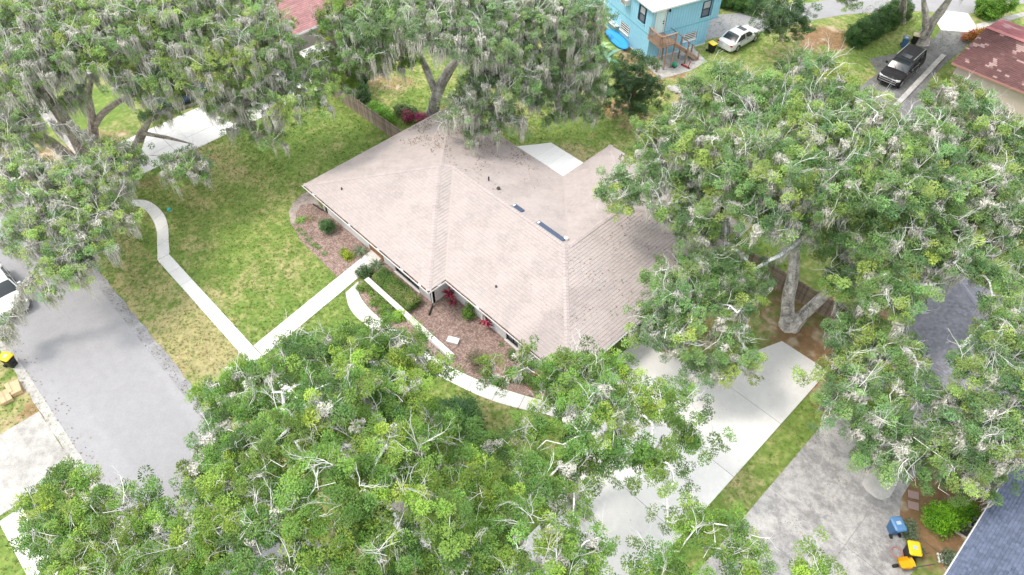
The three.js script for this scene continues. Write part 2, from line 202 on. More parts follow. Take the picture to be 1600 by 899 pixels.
// mulch beds
const mulchTex = colorTex(512, (u, v) => { const a = fbm(u * 1.2, v * 1.2, 3, 101), b = fbm(u * 9, v * 22, 3, 102), c = fbm(u * 24, v * 8, 3, 103), d = vn(u * 55, v * 55, 104); return mix3([0.15, 0.095, 0.08], [0.42, 0.32, 0.28], sst(0.3, 0.75, b * 0.4 + c * 0.35 + d * 0.25)).map((q, i) => q * (0.75 + 0.5 * a) * (i ? 1 : 0.94 + 0.12 * c)); }, 8);
M.mulch = mat([1, 1, 1], 1, { map: mulchTex, bumpMap: greyTex(256, (u, v) => fbm(u * 14, v * 14, 3, 105), 4), bumpScale: 0.03 });
const beds = { left: [[480, 300], [470, 306], [458, 317], [451, 331], [455, 350], [470, 377], [497, 403], [527, 433], [548, 418], [578, 394]].map((p) => xz(...p)).concat([[-31.2, -17.3], [-36.45, -17.3]]), right: [[-30.06, -17.3], [-24.62, -17.3], [-24.62, -18.66], [-14.25, -18.66], [-13.7, -18.2], [-13.2, -17.6], ...[[873, 632], [807, 614], [744, 592], [712, 577], [688, 552]].map((p) => xz(...p)), [-21.8, -15.6], [-29.35, -15.6]], inner: [[561, 440], [561, 457], [568, 471], [584, 489], [610, 509], [645, 535], [680, 559]].map((p) => xz(...p)).concat([[-21.7, -15.3], [-29.3, -15.28]]) };
for (const [k, P] of Object.entries(beds)) { structure('mulch_bed', new GB().prism(P, -0.05, 0.022), M.mulch, { left: 'brown mulch bed left of the front door', right: 'brown mulch bed along the house wall', inner: 'planted bed between wall and curved walk' }[k]); paved.push(P); }
structure('gravel_edge', new GB().prism([[480, 300], [470, 306], [458, 317], [451, 331], [454, 350], [462, 350], [462, 334], [470, 322], [482, 318], [500, 322], [492, 305]].map((p) => xz(...p)), -0.05, 0.028), mat([1, 1, 1], 1, { map: speckle([0.33, 0.28, 0.25], 0.5, 4, 111, 256, [1.5, 9, 40]) }), 'pale sandy edge of the left bed');
// ---------------------------------------------------------------- main house
function shingleRoof(face, he, pitch, o, g, seed) {              // face: { poly [[x, z]...], n: downslope direction, e: eave coordinate along n } ; o: {c, w, ex}
  const [nx, nz] = face.n, ex = o.ex, w = o.w; // local: s along the eave, t inward from the eave
  const P = face.poly.map(([x, z]) => [x * -nz + z * nx, face.e - (x * nx + z * nz)]);
  let s0 = 1e9, s1 = -1e9, t1 = 0; for (const p of P) { s0 = Math.min(s0, p[0]); s1 = Math.max(s1, p[0]); t1 = Math.max(t1, p[1]); }
  const back = (s, t, dy) => { const d = face.e - t; return [s * -nz + d * nx, he + pitch * t + dy, s * nx + d * nz]; };
  for (let i = 0; i * ex < t1; i++) {
    const ta = i * ex, tb = ta + ex; let row = clip(clip(P, 0, 1, tb), 0, -1, -ta); if (row.length < 3) continue;
    const off = (i % 3) * w / 3 + hash(i, seed, 1) * 0.05;
    for (let k = Math.floor((s0 - off) / w); k * w + off < s1; k++) {
      const a = k * w + off, b = a + w; let q = clip(clip(row, 1, 0, b), -1, 0, -a); if (q.length < 3) continue;
      const v = hash(k, i, seed), th = (o.lip || 0.018) * (0.65 + 0.9 * hash(k, i, seed + 3)); const big = fbm(a * 0.35, ta * 0.35, 3, seed), j = (v - 0.5) * o.amp + (big - 0.5) * (o.big || 0.2), st = o.stain ? o.stain(...[a * -nz + (face.e - ta) * nx, a * nx + (face.e - ta) * nz]) : 0;
      g.color(mix3(o.c.map((c, m) => c * (1 + j + (m === 0 ? 0.03 * (v - 0.5) : 0))), o.sc || o.c, st));
      const Q = q.map(([s, t]) => back(s, t, th * (1 - (t - ta) / ex) + 0.004)); const ar = THREE.ShapeUtils.area(q.map((p) => new THREE.Vector2(...p)));
      g.poly(ar < 0 ? Q.slice().reverse() : Q);
      for (let m = 0; m < q.length; m++) { const c = q[m], d = q[(m + 1) % q.length]; if (Math.abs(c[1] - ta) < 1e-6 && Math.abs(d[1] - ta) < 1e-6) g.quad(back(c[0], ta, th + 0.004), back(d[0], ta, th + 0.004), back(d[0], ta, -0.01), back(c[0], ta, -0.01)); }
    }
  }
}
function capRow(g, a, b, c, seed, wd = 0.17) {                   // folded cap shingles along a hip or ridge
  const d = V(b[0] - a[0], b[1] - a[1], b[2] - a[2]), L = d.length(), n = Math.round(L / 0.22); d.normalize(); const s = V(-d.z, 0, d.x).normalize();
  for (let i = 0; i < n; i++) { const t0 = i / n * L, t1 = t0 + L / n * 1.15, v = 1 + (hash(i, seed, 5) - 0.5) * 0.1, lift = [0.045, 0.028]; g.color(c.map((q) => q * v)); const pt = (t, k, l) => [a[0] + d.x * t + s.x * k * wd, a[1] + d.y * t - Math.abs(k) * o_drop + l, a[2] + d.z * t + s.z * k * wd]; g.quad(pt(t0, -1, lift[0]), pt(t0, 0, lift[0]), pt(t1, 0, lift[1]), pt(t1, -1, lift[1])); g.quad(pt(t0, 0, lift[0]), pt(t0, 1, lift[0]), pt(t1, 1, lift[1]), pt(t1, 0, lift[1])); g.quad(pt(t0, -1, 0), pt(t0, 0, 0), pt(t0, 0, lift[0]), pt(t0, -1, lift[0])); g.quad(pt(t0, 0, 0), pt(t0, 1, 0), pt(t0, 1, lift[0]), pt(t0, 0, lift[0])); }
}
const o_drop = 0.045;
const vcol = mat([1, 1, 1], 0.92, { vertexColors: true, map: speckle([0.98, 0.98, 0.98], 0.2, 3, 121, 256, [1, 10, 60]), bumpMap: greyTex(256, (u, v) => vn(u * 90, v * 90, 6), 2), bumpScale: 0.006 });
const HE = 2.6, PP = 0.28;
{
  const house = thing('ranch_house', 'long white ranch house with a beige shingled hip roof', 'house', [0, 0, 0]);
  const A = [-37.25, -16.48], B = [-23.78, -16.48], C = [-23.78, -17.84], D = [-13.48, -17.84], E = [-13.48, -35.25], Fq = [-25.4, -35.25], I = [-25.4, -30.15], K = [-37.25, -30.15];
  const P1 = [-30.515, -23.215], P2 = [-30.515, -23.415], V1 = [-29.935, -23.995], R1 = [-19.635, -23.995], S = [-19.44, -24.19], T = [-19.44, -29.29];
  const faces = [{ poly: [A, B, P1], n: [0, 1], e: -16.48 }, { poly: [B, C, V1, P2, P1], n: [1, 0], e: -23.78 }, { poly: [A, P1, P2, K], n: [-1, 0], e: 37.25 }, { poly: [C, D, R1, V1], n: [0, 1], e: -17.84 }, { poly: [D, E, T, S, R1], n: [1, 0], e: -13.48 }, { poly: [E, Fq, T], n: [0, -1], e: 35.25 }, { poly: [Fq, I, S, T], n: [-1, 0], e: 25.4 }, { poly: [I, K, P2, V1, R1, S], n: [0, -1], e: 30.15 }];
  const hgt = (f, p) => HE + PP * (f.e - p[0] * f.n[0] - p[1] * f.n[1]);
  const deck = new GB(), g = new GB();
  const stain = (x, z) => 0.42 * sst(0.52, 0.75, fbm(x * 0.5 + 3, z * 0.22, 3, 55)) * (x > -19.6 ? 1 : z < -24 ? 0.55 : 0.25);
  faces.forEach((f, i) => { deck.poly(f.poly.map((p) => [p[0], hgt(f, p) - 0.03, p[1]])); shingleRoof(f, HE, PP, { c: [0.415, 0.365, 0.35], ex: 0.2, w: 0.25, amp: 0.06, big: 0.06, lip: 0.016, stain, sc: [0.29, 0.25, 0.25] }, g, 200 + i * 7); });
  const roof = part('roof', deck, mat([0.3, 0.27, 0.26], 0.95), house);
  const sg = part('shingles', g, vcol, roof); sg.userData.kind = 'stuff';
  const y = (f, p) => [p[0], hgt(faces[f], p), p[1]], caps = [[y(0, A), y(0, P1)], [y(0, B), y(0, P1)], [y(2, K), y(2, P2)], [y(3, D), y(3, R1)], [y(4, E), y(4, T)], [y(5, Fq), y(5, T)], [y(6, T), y(6, S)], [y(3, R1), y(3, V1)], [y(2, P2), y(2, P1)], [y(7, V1), y(7, P2)], [y(4, S), y(4, R1)]];
  caps.forEach(([a, b], i) => { const q = new GB(); capRow(q, a, b, [0.42, 0.365, 0.355], i); const o = part('ridge_cap', q, vcol, roof); o.userData.kind = 'stuff'; });
  for (const [a, b, f] of [[C, V1, 3], [I, S, 7]]) { const q = new GB(), p = y(f, a), r = y(f, b); q.beam([p[0], p[1] + 0.012, p[2]], [r[0], r[1] + 0.012, r[2]], 0.14, 0.03); part('valley_flashing', q, mat([0.4, 0.35, 0.33], 0.8), roof); }
  // gutters, fascia, soffit
  const W = [[-36.45, -17.28], [-24.6, -17.28], [-24.6, -18.64], [-14.28, -18.64], [-14.28, -34.45], [-24.6, -34.45], [-24.6, -29.35], [-36.45, -29.35]], EV = [A, B, C, D, E, Fq, I, K];
  for (let i = 0; i < 8; i++) {
    const a = EV[i], b = EV[(i + 1) % 8], dx = b[0] - a[0], dz = b[1] - a[1], L = Math.hypot(dx, dz), nx = -dz / L, nz = dx / L; // outward
    const ox = nx, oz = nz, mid = [(a[0] + b[0]) / 2, (a[1] + b[1]) / 2], ang = Math.atan2(-dz, dx), q = (off) => [mid[0] + ox * off, mid[1] + oz * off];
    const u = q(-0.03); part('fascia', new GB().box(u[0], HE - 0.1, u[1], L, 0.18, 0.03, ang), M.trimWhite, house);
    if (i === 0 || i === 1 || i === 2 || i === 3) {
      const gt = part('gutter', new GB().box(q(0.05)[0], HE - 0.13, q(0.05)[1], L + 0.1, 0.015, 0.11, ang).box(q(0.105)[0], HE - 0.075, q(0.105)[1], L + 0.14, 0.12, 0.018, ang).box(q(-0.008)[0], HE - 0.075, q(-0.008)[1], L, 0.12, 0.012, ang), M.trimWhite, house);
      if (i < 3) { const r = RNG(i + 9), t = new GB(); const n = Math.ceil(L / 0.35); for (let k = 0; k < n; k++) { const f = (k + 0.5) / n - 0.5, hh = 0.06 + 0.05 * r(); if (r() < 0.93) t.box(q(0.048)[0] + dx * f, HE - 0.12 + hh / 2, q(0.048)[1] + dz * f, L / n * (0.9 + 0.15 * r()), hh, 0.08 + 0.025 * r(), ang); } part('leaf_litter', t, M.gutterLitter, gt).userData.kind = 'stuff'; }
    }
    const wa = W[i], wb = W[(i + 1) % 8]; part('soffit', new GB().quad([a[0], HE - 0.19, a[1]], [b[0], HE - 0.19, b[1]], [wb[0], HE - 0.19, wb[1]], [wa[0], HE - 0.19, wa[1]]), M.white, house);
    // walls with openings
    const wdx = wb[0] - wa[0], wdz = wb[1] - wa[1], WL = Math.hypot(wdx, wdz), wang = Math.atan2(-wdz, wdx), wnx = -wdz / WL, wnz = wdx / WL;
    const ops = i === 0 ? [[5.12, 6.75, 0, 2.2, 'd'], [1.55, 3.1, 1.2, 2.1], [8.0, 10.5, 0.08, 1.75]] : i === 2 ? [[5.35, 6.4, 0.12, 1.75], [6.65, 7.5, 0.12, 1.75], [8.9, 9.7, 0.2, 1.7]] : i === 3 ? [[0.6, 5.6, 0, 2.2, 'g'], [8, 9.4, 1, 2.1]] : i === 7 ? [[4, 5.6, 1, 2.1], [8, 9.2, 1, 2.1]] : i === 6 ? [[2, 4.4, 0, 2.1, 's'], [7, 8.6, 1, 2.1]] : [];
    const wall = new GB(), pt = (s, yy, off = 0) => [wa[0] + wdx * s / WL + wnx * off, yy, wa[1] + wdz * s / WL + wnz * off], top = HE - 0.19; ops.sort((p, q2) => p[0] - q2[0]); let cur = 0;
    const strip = (s0, s1, y0, y1) => { if (s1 - s0 > 0.001 && y1 - y0 > 0.001) { const m = pt((s0 + s1) / 2, 0, -0.1); wall.box(m[0], (y0 + y1) / 2, m[2], s1 - s0, y1 - y0, 0.2, wang); } };
    for (const o of ops) { strip(cur, o[0], 0, top); strip(o[0], o[1], 0, o[2]); strip(o[0], o[1], o[3], top); cur = o[1]; } strip(cur, WL, 0, top);
    part('wall', wall, M.whiteStucco, house);
    for (const o of ops) {
      const w = o[1] - o[0], h = o[3] - o[2], sc = (o[0] + o[1]) / 2, yc = (o[2] + o[3]) / 2;
      if (o[4] === 'g') { const gd = part('garage_door', new GB().box(...pt(sc, yc, -0.14), w, h, 0.04, wang), M.white, house); for (let k = 0; k < 4; k++) part('door_panel', new GB().box(...pt(sc, 0.28 + k * 0.55, -0.105), w - 0.1, 0.48, 0.03, wang), M.white, gd); continue; }
      if (o[4] === 'd') { const d = part('front_door', new GB().box(...pt(o[0] + 0.55, yc, -0.06), 1.1, h, 0.05, wang), M.brownWood, house); part('door_side_panel', new GB().box(...pt(o[1] - 0.27, yc, -0.03), 0.5, h, 0.06, wang), M.brownWood, house); part('handle', new GB().box(...pt(o[0] + 0.95, 1, -0.0), 0.06, 0.25, 0.08, wang), M.steel, d); continue; }
      const wn = part('window', new GB().box(...pt(sc, yc, -0.13), w, h, 0.015, wang), M.glass, house);
      const fr = new GB(); for (const [fx, fy, fw, fh] of [[0, h / 2 - 0.03, w, 0.06], [0, -h / 2 + 0.03, w, 0.06], [-w / 2 + 0.03, 0, 0.06, h - 0.12], [w / 2 - 0.03, 0, 0.06, h - 0.12], [0, 0, 0.05, h - 0.12]]) fr.box(...pt(sc + fx, yc + fy, -0.09), fw, fh, 0.06, wang); part('window_frame', fr, M.darkMetal, wn);
      part('window_sill', new GB().box(...pt(sc, o[2] - 0.03, 0.05), w + 0.12, 0.06, 0.1, wang), M.white, wn);
    }
  }
  // patio roof in the back corner
  const pr = part('patio_roof', new GB().prism([[-30.1, -30.2], [-25.45, -30.2], [-25.45, -32.35], [-28.64, -32.35]], HE - 0.12, HE - 0.04), M.white, house); for (let k = 0; k < 5; k++) part('patio_roof_rib', new GB().box(-25.8 - k * 0.62, HE - 0.03, -31.25, 0.03, 0.02, 2.1), M.white, pr);
  for (const x of [-28.4, -25.7]) part('patio_post', new GB().box(x, 1.25, -32.2, 0.1, 2.5, 0.1), M.white, house);
  // things on the roof
  const yb = (x, z) => HE + PP * (z + 30.15);
  const ridgeY = HE + PP * 6.155;
  for (const [x0, x1] of [[-24.4, -23.55], [-22.2, -19.95]]) { const z = -24.25; const rv = part('ridge_vent', new GB().box((x0 + x1) / 2, yb(0, z) + 0.05, z, x1 - x0, 0.09, 0.34), mat([0.05, 0.075, 0.13], 0.35), roof); part('vent_frame', new GB().box((x0 + x1) / 2, yb(0, z) + 0.06, z + 0.185, x1 - x0 + 0.06, 0.1, 0.03), M.steel, rv); part('vent_bracket', new GB().box(x0 + 0.09, yb(0, z) + 0.1, z, 0.12, 0.03, 0.2), M.white, rv); }
  { const p = (x, z, h, r, m) => part('vent_pipe', new GB().cone([x, yb(x, z) - 0.1, z], [x, yb(x, z) + h, z], r, r, 8, true), m, roof); p(-27.4, -24.9, 0.35, 0.05, M.black); p(-26.3, -24.75, 0.16, 0.12, M.darkMetal); p(-20.0, -24.5, 0.18, 0.14, M.white); }
  for (const [x, z] of [[-34.6, -17.9], [-20.9, -19.4]]) part('roof_jack', new GB().cone([x, HE + PP * (Math.abs(z) - (z > -18 ? 16.48 : 17.84)) - 0.02, z], [x, HE + PP * (Math.abs(z) - (z > -18 ? 16.48 : 17.84)) + 0.16, z], 0.07, 0.05, 8, true), M.darkMetal, roof);
  for (const [x, z, dx, dz] of [[-24.52, -17.2, 0.5, 0.75], [-36.5, -17.2, -1.3, 0.15], [-21.3, -18.56, 0, 0.25]]) { const d = part('downspout', new GB().beam([x, HE - 0.2, z], [x, 0.2, z], 0.08, 0.06), M.white, house); part('drain_pipe', new GB().cone([x, 0.22, z], [x + dx * 0.3, 0.08, z + dz * 0.3], 0.055, 0.055, 7, true).cone([x + dx * 0.3, 0.08, z + dz * 0.3], [x + dx, 0.07, z + dz], 0.055, 0.055, 7, true), M.black, d); }
}
// low white planter wall with its end block
{ const a = at(573, 436, 0.42), b = at(706, 556, 0.42), t = thing('planter_wall', 'low white planter wall beside the clipped hedge', 'wall'); part('wall_core', new GB().box((a.x + b.x) / 2, 0.19, (a.z + b.z) / 2, Math.hypot(b.x - a.x, b.z - a.z), 0.38, 0.22, Math.atan2(a.z - b.z, b.x - a.x)), M.whiteStucco, t); part('coping', new GB().box((a.x + b.x) / 2, 0.41, (a.z + b.z) / 2, Math.hypot(b.x - a.x, b.z - a.z) + 0.1, 0.06, 0.34, Math.atan2(a.z - b.z, b.x - a.x)), M.concrete, t); }
{ const p = at(708, 534), g = new RoundedBoxGeometry(0.75, 0.18, 0.45, 2, 0.03); const o = single('splash_block', 'white concrete splash block lying on the mulch', 'block', g, M.concrete); o.position.set(p.x, 0.11, p.z); o.rotation.y = 0.5; }
// ---------------------------------------------------------------- blue house behind the back yard
{
  const h = thing('blue_house', 'two storey light blue house with white roof and wooden stairs', 'house', [-33.06, 0, -49.55], -17 * Math.PI / 180), EH = 5.1, W = 12, D = 6.55;
  const siding = (w, y0, y1, place, ops) => { // vertical boards with recessed grooves, leaving openings free
    const g = new GB(), n = Math.round(w / 0.3); for (let i = 0; i < n; i++) { const a = i * w / n, b = (i + 1) * w / n; let sp = [[y0, y1]]; for (const o of ops) if (b > o[0] && a < o[1]) { const q = []; for (const [s, t] of sp) { if (o[2] > s) q.push([s, Math.min(t, o[2])]); if (o[3] < t) q.push([Math.max(s, o[3]), t]); } sp = q; } for (const [s, t] of sp) if (t - s > 0.02) place(g, (a + b) / 2, (s + t) / 2, b - a - 0.02, t - s, 0.02); } return g;
  };
  const wallL = (g, s, y, w, hh, d, off = 0.01) => g.box(-s, y, off, w, hh, d), wallF = (g, s, y, w, hh, d, off = 0.01) => g.box(off, y, -s, d, hh, w);
  const opsL = [[1.05, 1.97, 3.1, 4.52], [3.1, 4.4, 0.95, 1.78]], opsF = [[0.3, 1.38, 2.55, 4.68], [5.36, 6.28, 2.88, 4.42], [3.93, 5.18, 0.94, 1.66]];
  part('wall', new GB().box(-W / 2 - 0.05, EH / 2, -D / 2 - 0.05, W - 0.1, EH, D - 0.1).box(-W / 2 - 0.05, 2.5 + 1.28, -D - 0.42, W - 0.1, 2.6, 0.84), M.blueSiding, h);
  part('siding', siding(W, 0.12, 2.42, wallL, opsL), M.blueSiding, h); part('siding', siding(W, 2.56, EH, (g, s, y, w, hh, d) => wallL(g, s, y, w, hh, d, 0.025), opsL), M.blueSiding, h);
  part('siding', siding(D, 0.12, 2.42, wallF, opsF), M.blueSiding, h); part('siding', siding(D + 0.84, 2.56, EH, (g, s, y, w, hh, d) => wallF(g, s, y, w, hh, d, 0.025), opsF), M.blueSiding, h);
  part('band_board', new GB().box(-W / 2, 2.49, 0.02, W + 0.06, 0.13, 0.05).box(0.02, 2.49, -(D + 0.84) / 2 - 0.03, 0.05, 0.13, D + 0.84), mat([0.17, 0.45, 0.58], 0.7), h); part('base_trim', new GB().box(-W / 2, 0.06, 0.02, W, 0.12, 0.06).box(0.02, 0.06, -D / 2 - 0.03, 0.06, 0.12, D), M.trimWhite, h);
  part('corner_board', new GB().box(0.03, EH / 2 + 1.28, -0.06, 0.05, 2.5, 0.14), mat([0.35, 0.62, 0.7], 0.7), h);
  const roof = part('roof', new GB().poly([[0.5, EH, 0.45], [0.5, EH, -D - 1.3], [-4.2, EH + 1.15, -D / 2 - 0.4]]).poly([[0.5, EH, 0.45], [-4.2, EH + 1.15, -D / 2 - 0.4], [-W - 0.4, EH + 1.15, -D / 2 - 0.4], [-W - 0.4, EH, 0.45]]).poly([[0.5, EH, -D - 1.3], [-W - 0.4, EH, -D - 1.3], [-W - 0.4, EH + 1.15, -D / 2 - 0.4], [-4.2, EH + 1.15, -D / 2 - 0.4]]), M.white, h);
  part('fascia', new GB().box(-W / 2, EH - 0.07, 0.44, W + 0.9, 0.15, 0.03).box(0.49, EH - 0.07, -D / 2 - 0.43, 0.03, 0.15, D + 1.7), M.trimWhite, roof); part('soffit', new GB().box(-W / 2, EH - 0.03, 0.22, W + 0.8, 0.02, 0.4).box(0.24, EH - 0.03, -D / 2 - 0.43, 0.46, 0.02, D + 1.6), mat([0.3, 0.55, 0.65], 0.8), roof);
  const win = (side, s0, s1, y0, y1) => { const put = side === 'L' ? wallL : wallF, sc = (s0 + s1) / 2, w = s1 - s0, hh = y1 - y0, yc = (y0 + y1) / 2; const o = part('window', put(new GB(), sc, yc + hh / 4, w - 0.08, hh / 2 - 0.06, 0.01, -0.02), mat([0.42, 0.45, 0.5], 0.1), h); part('pane', put(new GB(), sc, yc - hh / 4, w - 0.08, hh / 2 - 0.06, 0.01, -0.03), mat([0.14, 0.16, 0.22], 0.08), o); const f = new GB(); put(f, sc, y1 - 0.03, w, 0.07, 0.06, 0.03); put(f, sc, y0 + 0.03, w, 0.08, 0.06, 0.03); put(f, sc, yc, w - 0.1, 0.06, 0.05, 0.02); put(f, s0 + 0.035, yc, 0.07, hh - 0.14, 0.06, 0.03); put(f, s1 - 0.035, yc, 0.07, hh - 0.14, 0.06, 0.03); part('frame', f, mat([0.03, 0.05, 0.1], 0.5), o); part('sill', put(new GB(), sc, y0 - 0.06, w + 0.2, 0.1, 0.08, 0.05), mat([0.3, 0.6, 0.7], 0.7), o); };
  win('L', 1.05, 1.97, 3.1, 4.52); win('F', 5.36, 6.28, 2.88, 4.42);
  const louv = (side, s0, s1, y0, y1) => { const put = side === 'L' ? wallL : wallF, sc = (s0 + s1) / 2, w = s1 - s0; const o = part('louver_window', put(new GB(), sc, (y0 + y1) / 2, w, y1 - y0, 0.01, -0.03), M.black, h); for (let i = 0; i < 4; i++) part('louver_slat', put(new GB(), sc, y0 + (i + 0.5) * (y1 - y0) / 4, w, 0.07, 0.03, 0.02), M.trimWhite, o); for (const q of [s0 - 0.03, s1 + 0.03]) part('frame', put(new GB(), q, (y0 + y1) / 2, 0.06, y1 - y0 + 0.1, 0.07, 0.03), M.trimWhite, o); part('sill', put(new GB(), sc, y0 - 0.05, w + 0.2, 0.08, 0.12, 0.06), M.trimWhite, o); };
  louv('L', 3.1, 4.4, 0.95, 1.78); louv('F', 3.93, 5.18, 0.94, 1.66);
  { const d = part('door', wallF(new GB(), 0.84, 3.58, 0.9, 2.05, 0.04, 0.0), mat([0.6, 0.78, 0.8], 0.5), h); const f = new GB(); wallF(f, 0.84, 4.65, 1.08, 0.1, 0.07, 0.03); wallF(f, 0.335, 3.58, 0.09, 2.05, 0.07, 0.03); wallF(f, 1.345, 3.58, 0.09, 2.05, 0.07, 0.03); part('door_frame', f, M.trimWhite, d); part('handle', wallF(new GB(), 1.2, 3.4, 0.09, 0.06, 0.1, 0.05), M.black, d); part('lock', wallF(new GB(), 1.2, 3.6, 0.07, 0.09, 0.08, 0.05), M.black, d); for (const y of [4.05, 3.1]) part('door_panel', wallF(new GB(), 0.84, y, 0.6, 0.7, 0.015, 0.025), mat([0.62, 0.8, 0.82], 0.5), d); }
  part('wall_lamp', new GB().cone([0.12, 4.42, -1.66], [0.12, 4.62, -1.66], 0.09, 0.05, 8, true).box(0.06, 4.6, -1.66, 0.1, 0.1, 0.08), M.black, h);
  { const ac = part('window_air_conditioner', new GB().box(-3.8, 4.0, 0.28, 0.85, 0.5, 0.55), M.white, h); part('grille', new GB().box(-3.5, 4.0, 0.56, 0.1, 0.4, 0.02).box(-3.7, 4.0, 0.56, 0.1, 0.4, 0.02).box(-3.9, 4.0, 0.56, 0.1, 0.4, 0.02).box(-4.1, 4.0, 0.56, 0.1, 0.4, 0.02), M.darkMetal, ac); }
  { const sh1 = part('wall_shelf', new GB().beam([-8.9, 1.1, 0.3], [-4.62, 1.1, 0.3], 0.5, 0.04), M.trimWhite, h); part('shelf_front', new GB().box(-6.75, 1.06, 0.56, 4.3, 0.16, 0.03), M.steel, sh1); }
  structure('deck_slab', new GB().prism([[0.05, 0.3], [3.0, 0.5], [3.1, -2.6], [2.6, -4.9], [0.05, -5.2]].map(([x, z]) => { h.updateMatrixWorld(true); const p = h.localToWorld(V(x, 0, z)); return [p.x, p.z]; }), -0.05, 0.03), M.oldConcrete, 'grey slab under the wooden deck');
  // deck and stairs
  const deck = part('deck', new GB(), M.deckWood, h);
  deck.geometry = new GB().box(0.99, 2.38, -0.55, 1.86, 0.16, 1.66).geo();
  for (let i = 0; i < 11; i++) part('deck_board', new GB().box(0.13 + i * 0.175, 2.48, -0.55, 0.155, 0.035, 1.72), M.deckWood, deck);
  for (const [x, z] of [[1.9, 0.22], [1.9, -1.34], [0.12, 0.22], [1.9, -0.55], [0.5, -1.34]]) part('deck_post', new GB().box(x, x < 0.3 ? 2.95 : z === -0.55 || x === 0.5 ? 1.15 : 1.72, z, 0.11, x < 0.3 ? 1 : z === -0.55 || x === 0.5 ? 2.3 : 3.44, 0.11), M.deckWood, h);
  const rails = [[[0.06, 0.25], [1.93, 0.25]], [[1.93, 0.25], [1.93, -1.3]]];
  for (const [a, b] of rails) { const rl = part('railing', new GB().beam([a[0], 3.42, a[1]], [b[0], 3.42, b[1]], 0.13, 0.05).beam([a[0], 2.62, a[1]], [b[0], 2.62, b[1]], 0.06, 0.08), M.deckWood, h); const n = Math.round(Math.hypot(b[0] - a[0], b[1] - a[1]) / 0.15); for (let i = 1; i < n; i++) part('baluster', new GB().box(a[0] + (b[0] - a[0]) * i / n, 3.02, a[1] + (b[1] - a[1]) * i / n, 0.045, 0.78, 0.045), M.deckWood, rl); }
  const st = part('stairs', new GB().beam([1.0, 2.3, -1.35], [1.0, 0.0, -4.35], 0.06, 0.28).beam([1.95, 2.3, -1.35], [1.95, 0.0, -4.35], 0.06, 0.28), M.deckWood, h);
  for (let i = 0; i < 11; i++) part('stair_tread', new GB().box(1.475, 2.3 - i * 0.21, -1.5 - i * 0.274, 0.98, 0.045, 0.27), M.deckWood, st);
  for (const x of [0.98, 1.99]) { for (const [z, y] of [[-2.85, 1.15], [-4.25, 0.1]]) part('stair_post', new GB().box(x, y + 0.45 - (z < -4 ? 0 : 0.55), z, 0.1, z < -4 ? 1.1 : 2.2, 0.1), M.deckWood, st); part('handrail', new GB().beam([x, 3.4, -1.35], [x, 1.0, -4.25], 0.05, 0.06), x < 1 ? M.darkMetal : M.deckWood, st); }
}
// ---------------------------------------------------------------- neighboring roofs
function gableHouse(name, label, x0, z0, x1, z1, eave, pitch, col, o = {}) { // ridge along z; hip ends if o.hip
  const h = thing(name, label, 'house'), xm = (x0 + x1) / 2, w = (x1 - x0) / 2, H = eave + pitch * w, hp = o.hip ? w : 0; const g = new GB(), base = new GB();
  const a = [x0, z0], b = [x1, z0], c = [x1, z1], d = [x0, z1], r0 = [xm, z0 + hp], r1 = [xm, z1 - hp];
  const F = [{ poly: [a, r0, r1, d], n: [-1, 0], e: -x0 }, { poly: [b, c, r1, r0], n: [1, 0], e: x1 }]; if (hp) F.push({ poly: [a, b, r0], n: [0, -1], e: -z0 }, { poly: [d, r1, c], n: [0, 1], e: z1 });
  F.forEach((f, i) => { base.poly(f.poly.map((p) => [p[0], eave + pitch * (f.e - p[0] * f.n[0] - p[1] * f.n[1]) - 0.03, p[1]])); shingleRoof(f, eave, pitch, { c: col, ex: o.ex || 0.2, w: o.w || 0.32, amp: o.amp || 0.4, big: 0.25 }, g, o.seed + i); });
  const roof = part('roof', base, M.darkMetal, h); part('shingles', g, vcol, roof).userData.kind = 'stuff';
  const y = (p) => eave + pitch * Math.min(p[0] - x0, x1 - p[0], hp ? Math.min(p[1] - z0, z1 - p[1]) : 1e9); const cap = new GB(), cc = o.cap || col.map((q) => q * 1.1); capRow(cap, [...[r0[0]], y(r0), r0[1]], [r1[0], y(r1), r1[1]], cc, 3); if (hp) for (const [p, q] of [[a, r0], [b, r0], [c, r1], [d, r1]]) capRow(cap, [p[0], y(p), p[1]], [q[0], y(q), q[1]], cc, 4); part('ridge_cap', cap, vcol, roof).userData.kind = 'stuff';
  part('wall', new GB().prism(rect(x0 + 0.5, z0 + 0.5, x1 - 0.5, z1 - 0.5), 0, eave - 0.02), o.wall || M.whiteStucco, h);
  part('fascia', new GB().box(x0 - 0.02, eave - 0.08, (z0 + z1) / 2, 0.04, 0.17, z1 - z0).box(x1 + 0.02, eave - 0.08, (z0 + z1) / 2, 0.04, 0.17, z1 - z0).box(xm, eave - 0.08, z1 + 0.02, x1 - x0, 0.17, 0.04).box(xm, eave - 0.08, z0 - 0.02, x1 - x0, 0.17, 0.04), M.trimWhite, h);
  if (!hp) part('gable', new GB().poly([[x0 + 0.5, eave, z1 - 0.5], [x1 - 0.5, eave, z1 - 0.5], [xm, H - 0.15, z1 - 0.5]]).poly([[x0 + 0.5, eave, z0 + 0.5], [x1 - 0.5, eave, z0 + 0.5], [xm, H - 0.15, z0 + 0.5]]), M.whiteStucco, h);
  return h;
}
{ const h = gableHouse('slate_house', 'neighboring house with a slate blue shingled roof', 5.6, -33.5, 15, -4, 3, 0.32, [0.1, 0.126, 0.19], { seed: 501, amp: 0.42, hip: true, ex: 0.14, w: 0.17 });
  gableHouse('slate_garage', 'garage with worn slate shingles under the mossy oak', -2.4, -41, 5.3, -30.3, 2.8, 0.26, [0.27, 0.275, 0.32], { seed: 511, amp: 0.35, hip: true, ex: 0.16, w: 0.2 }); }
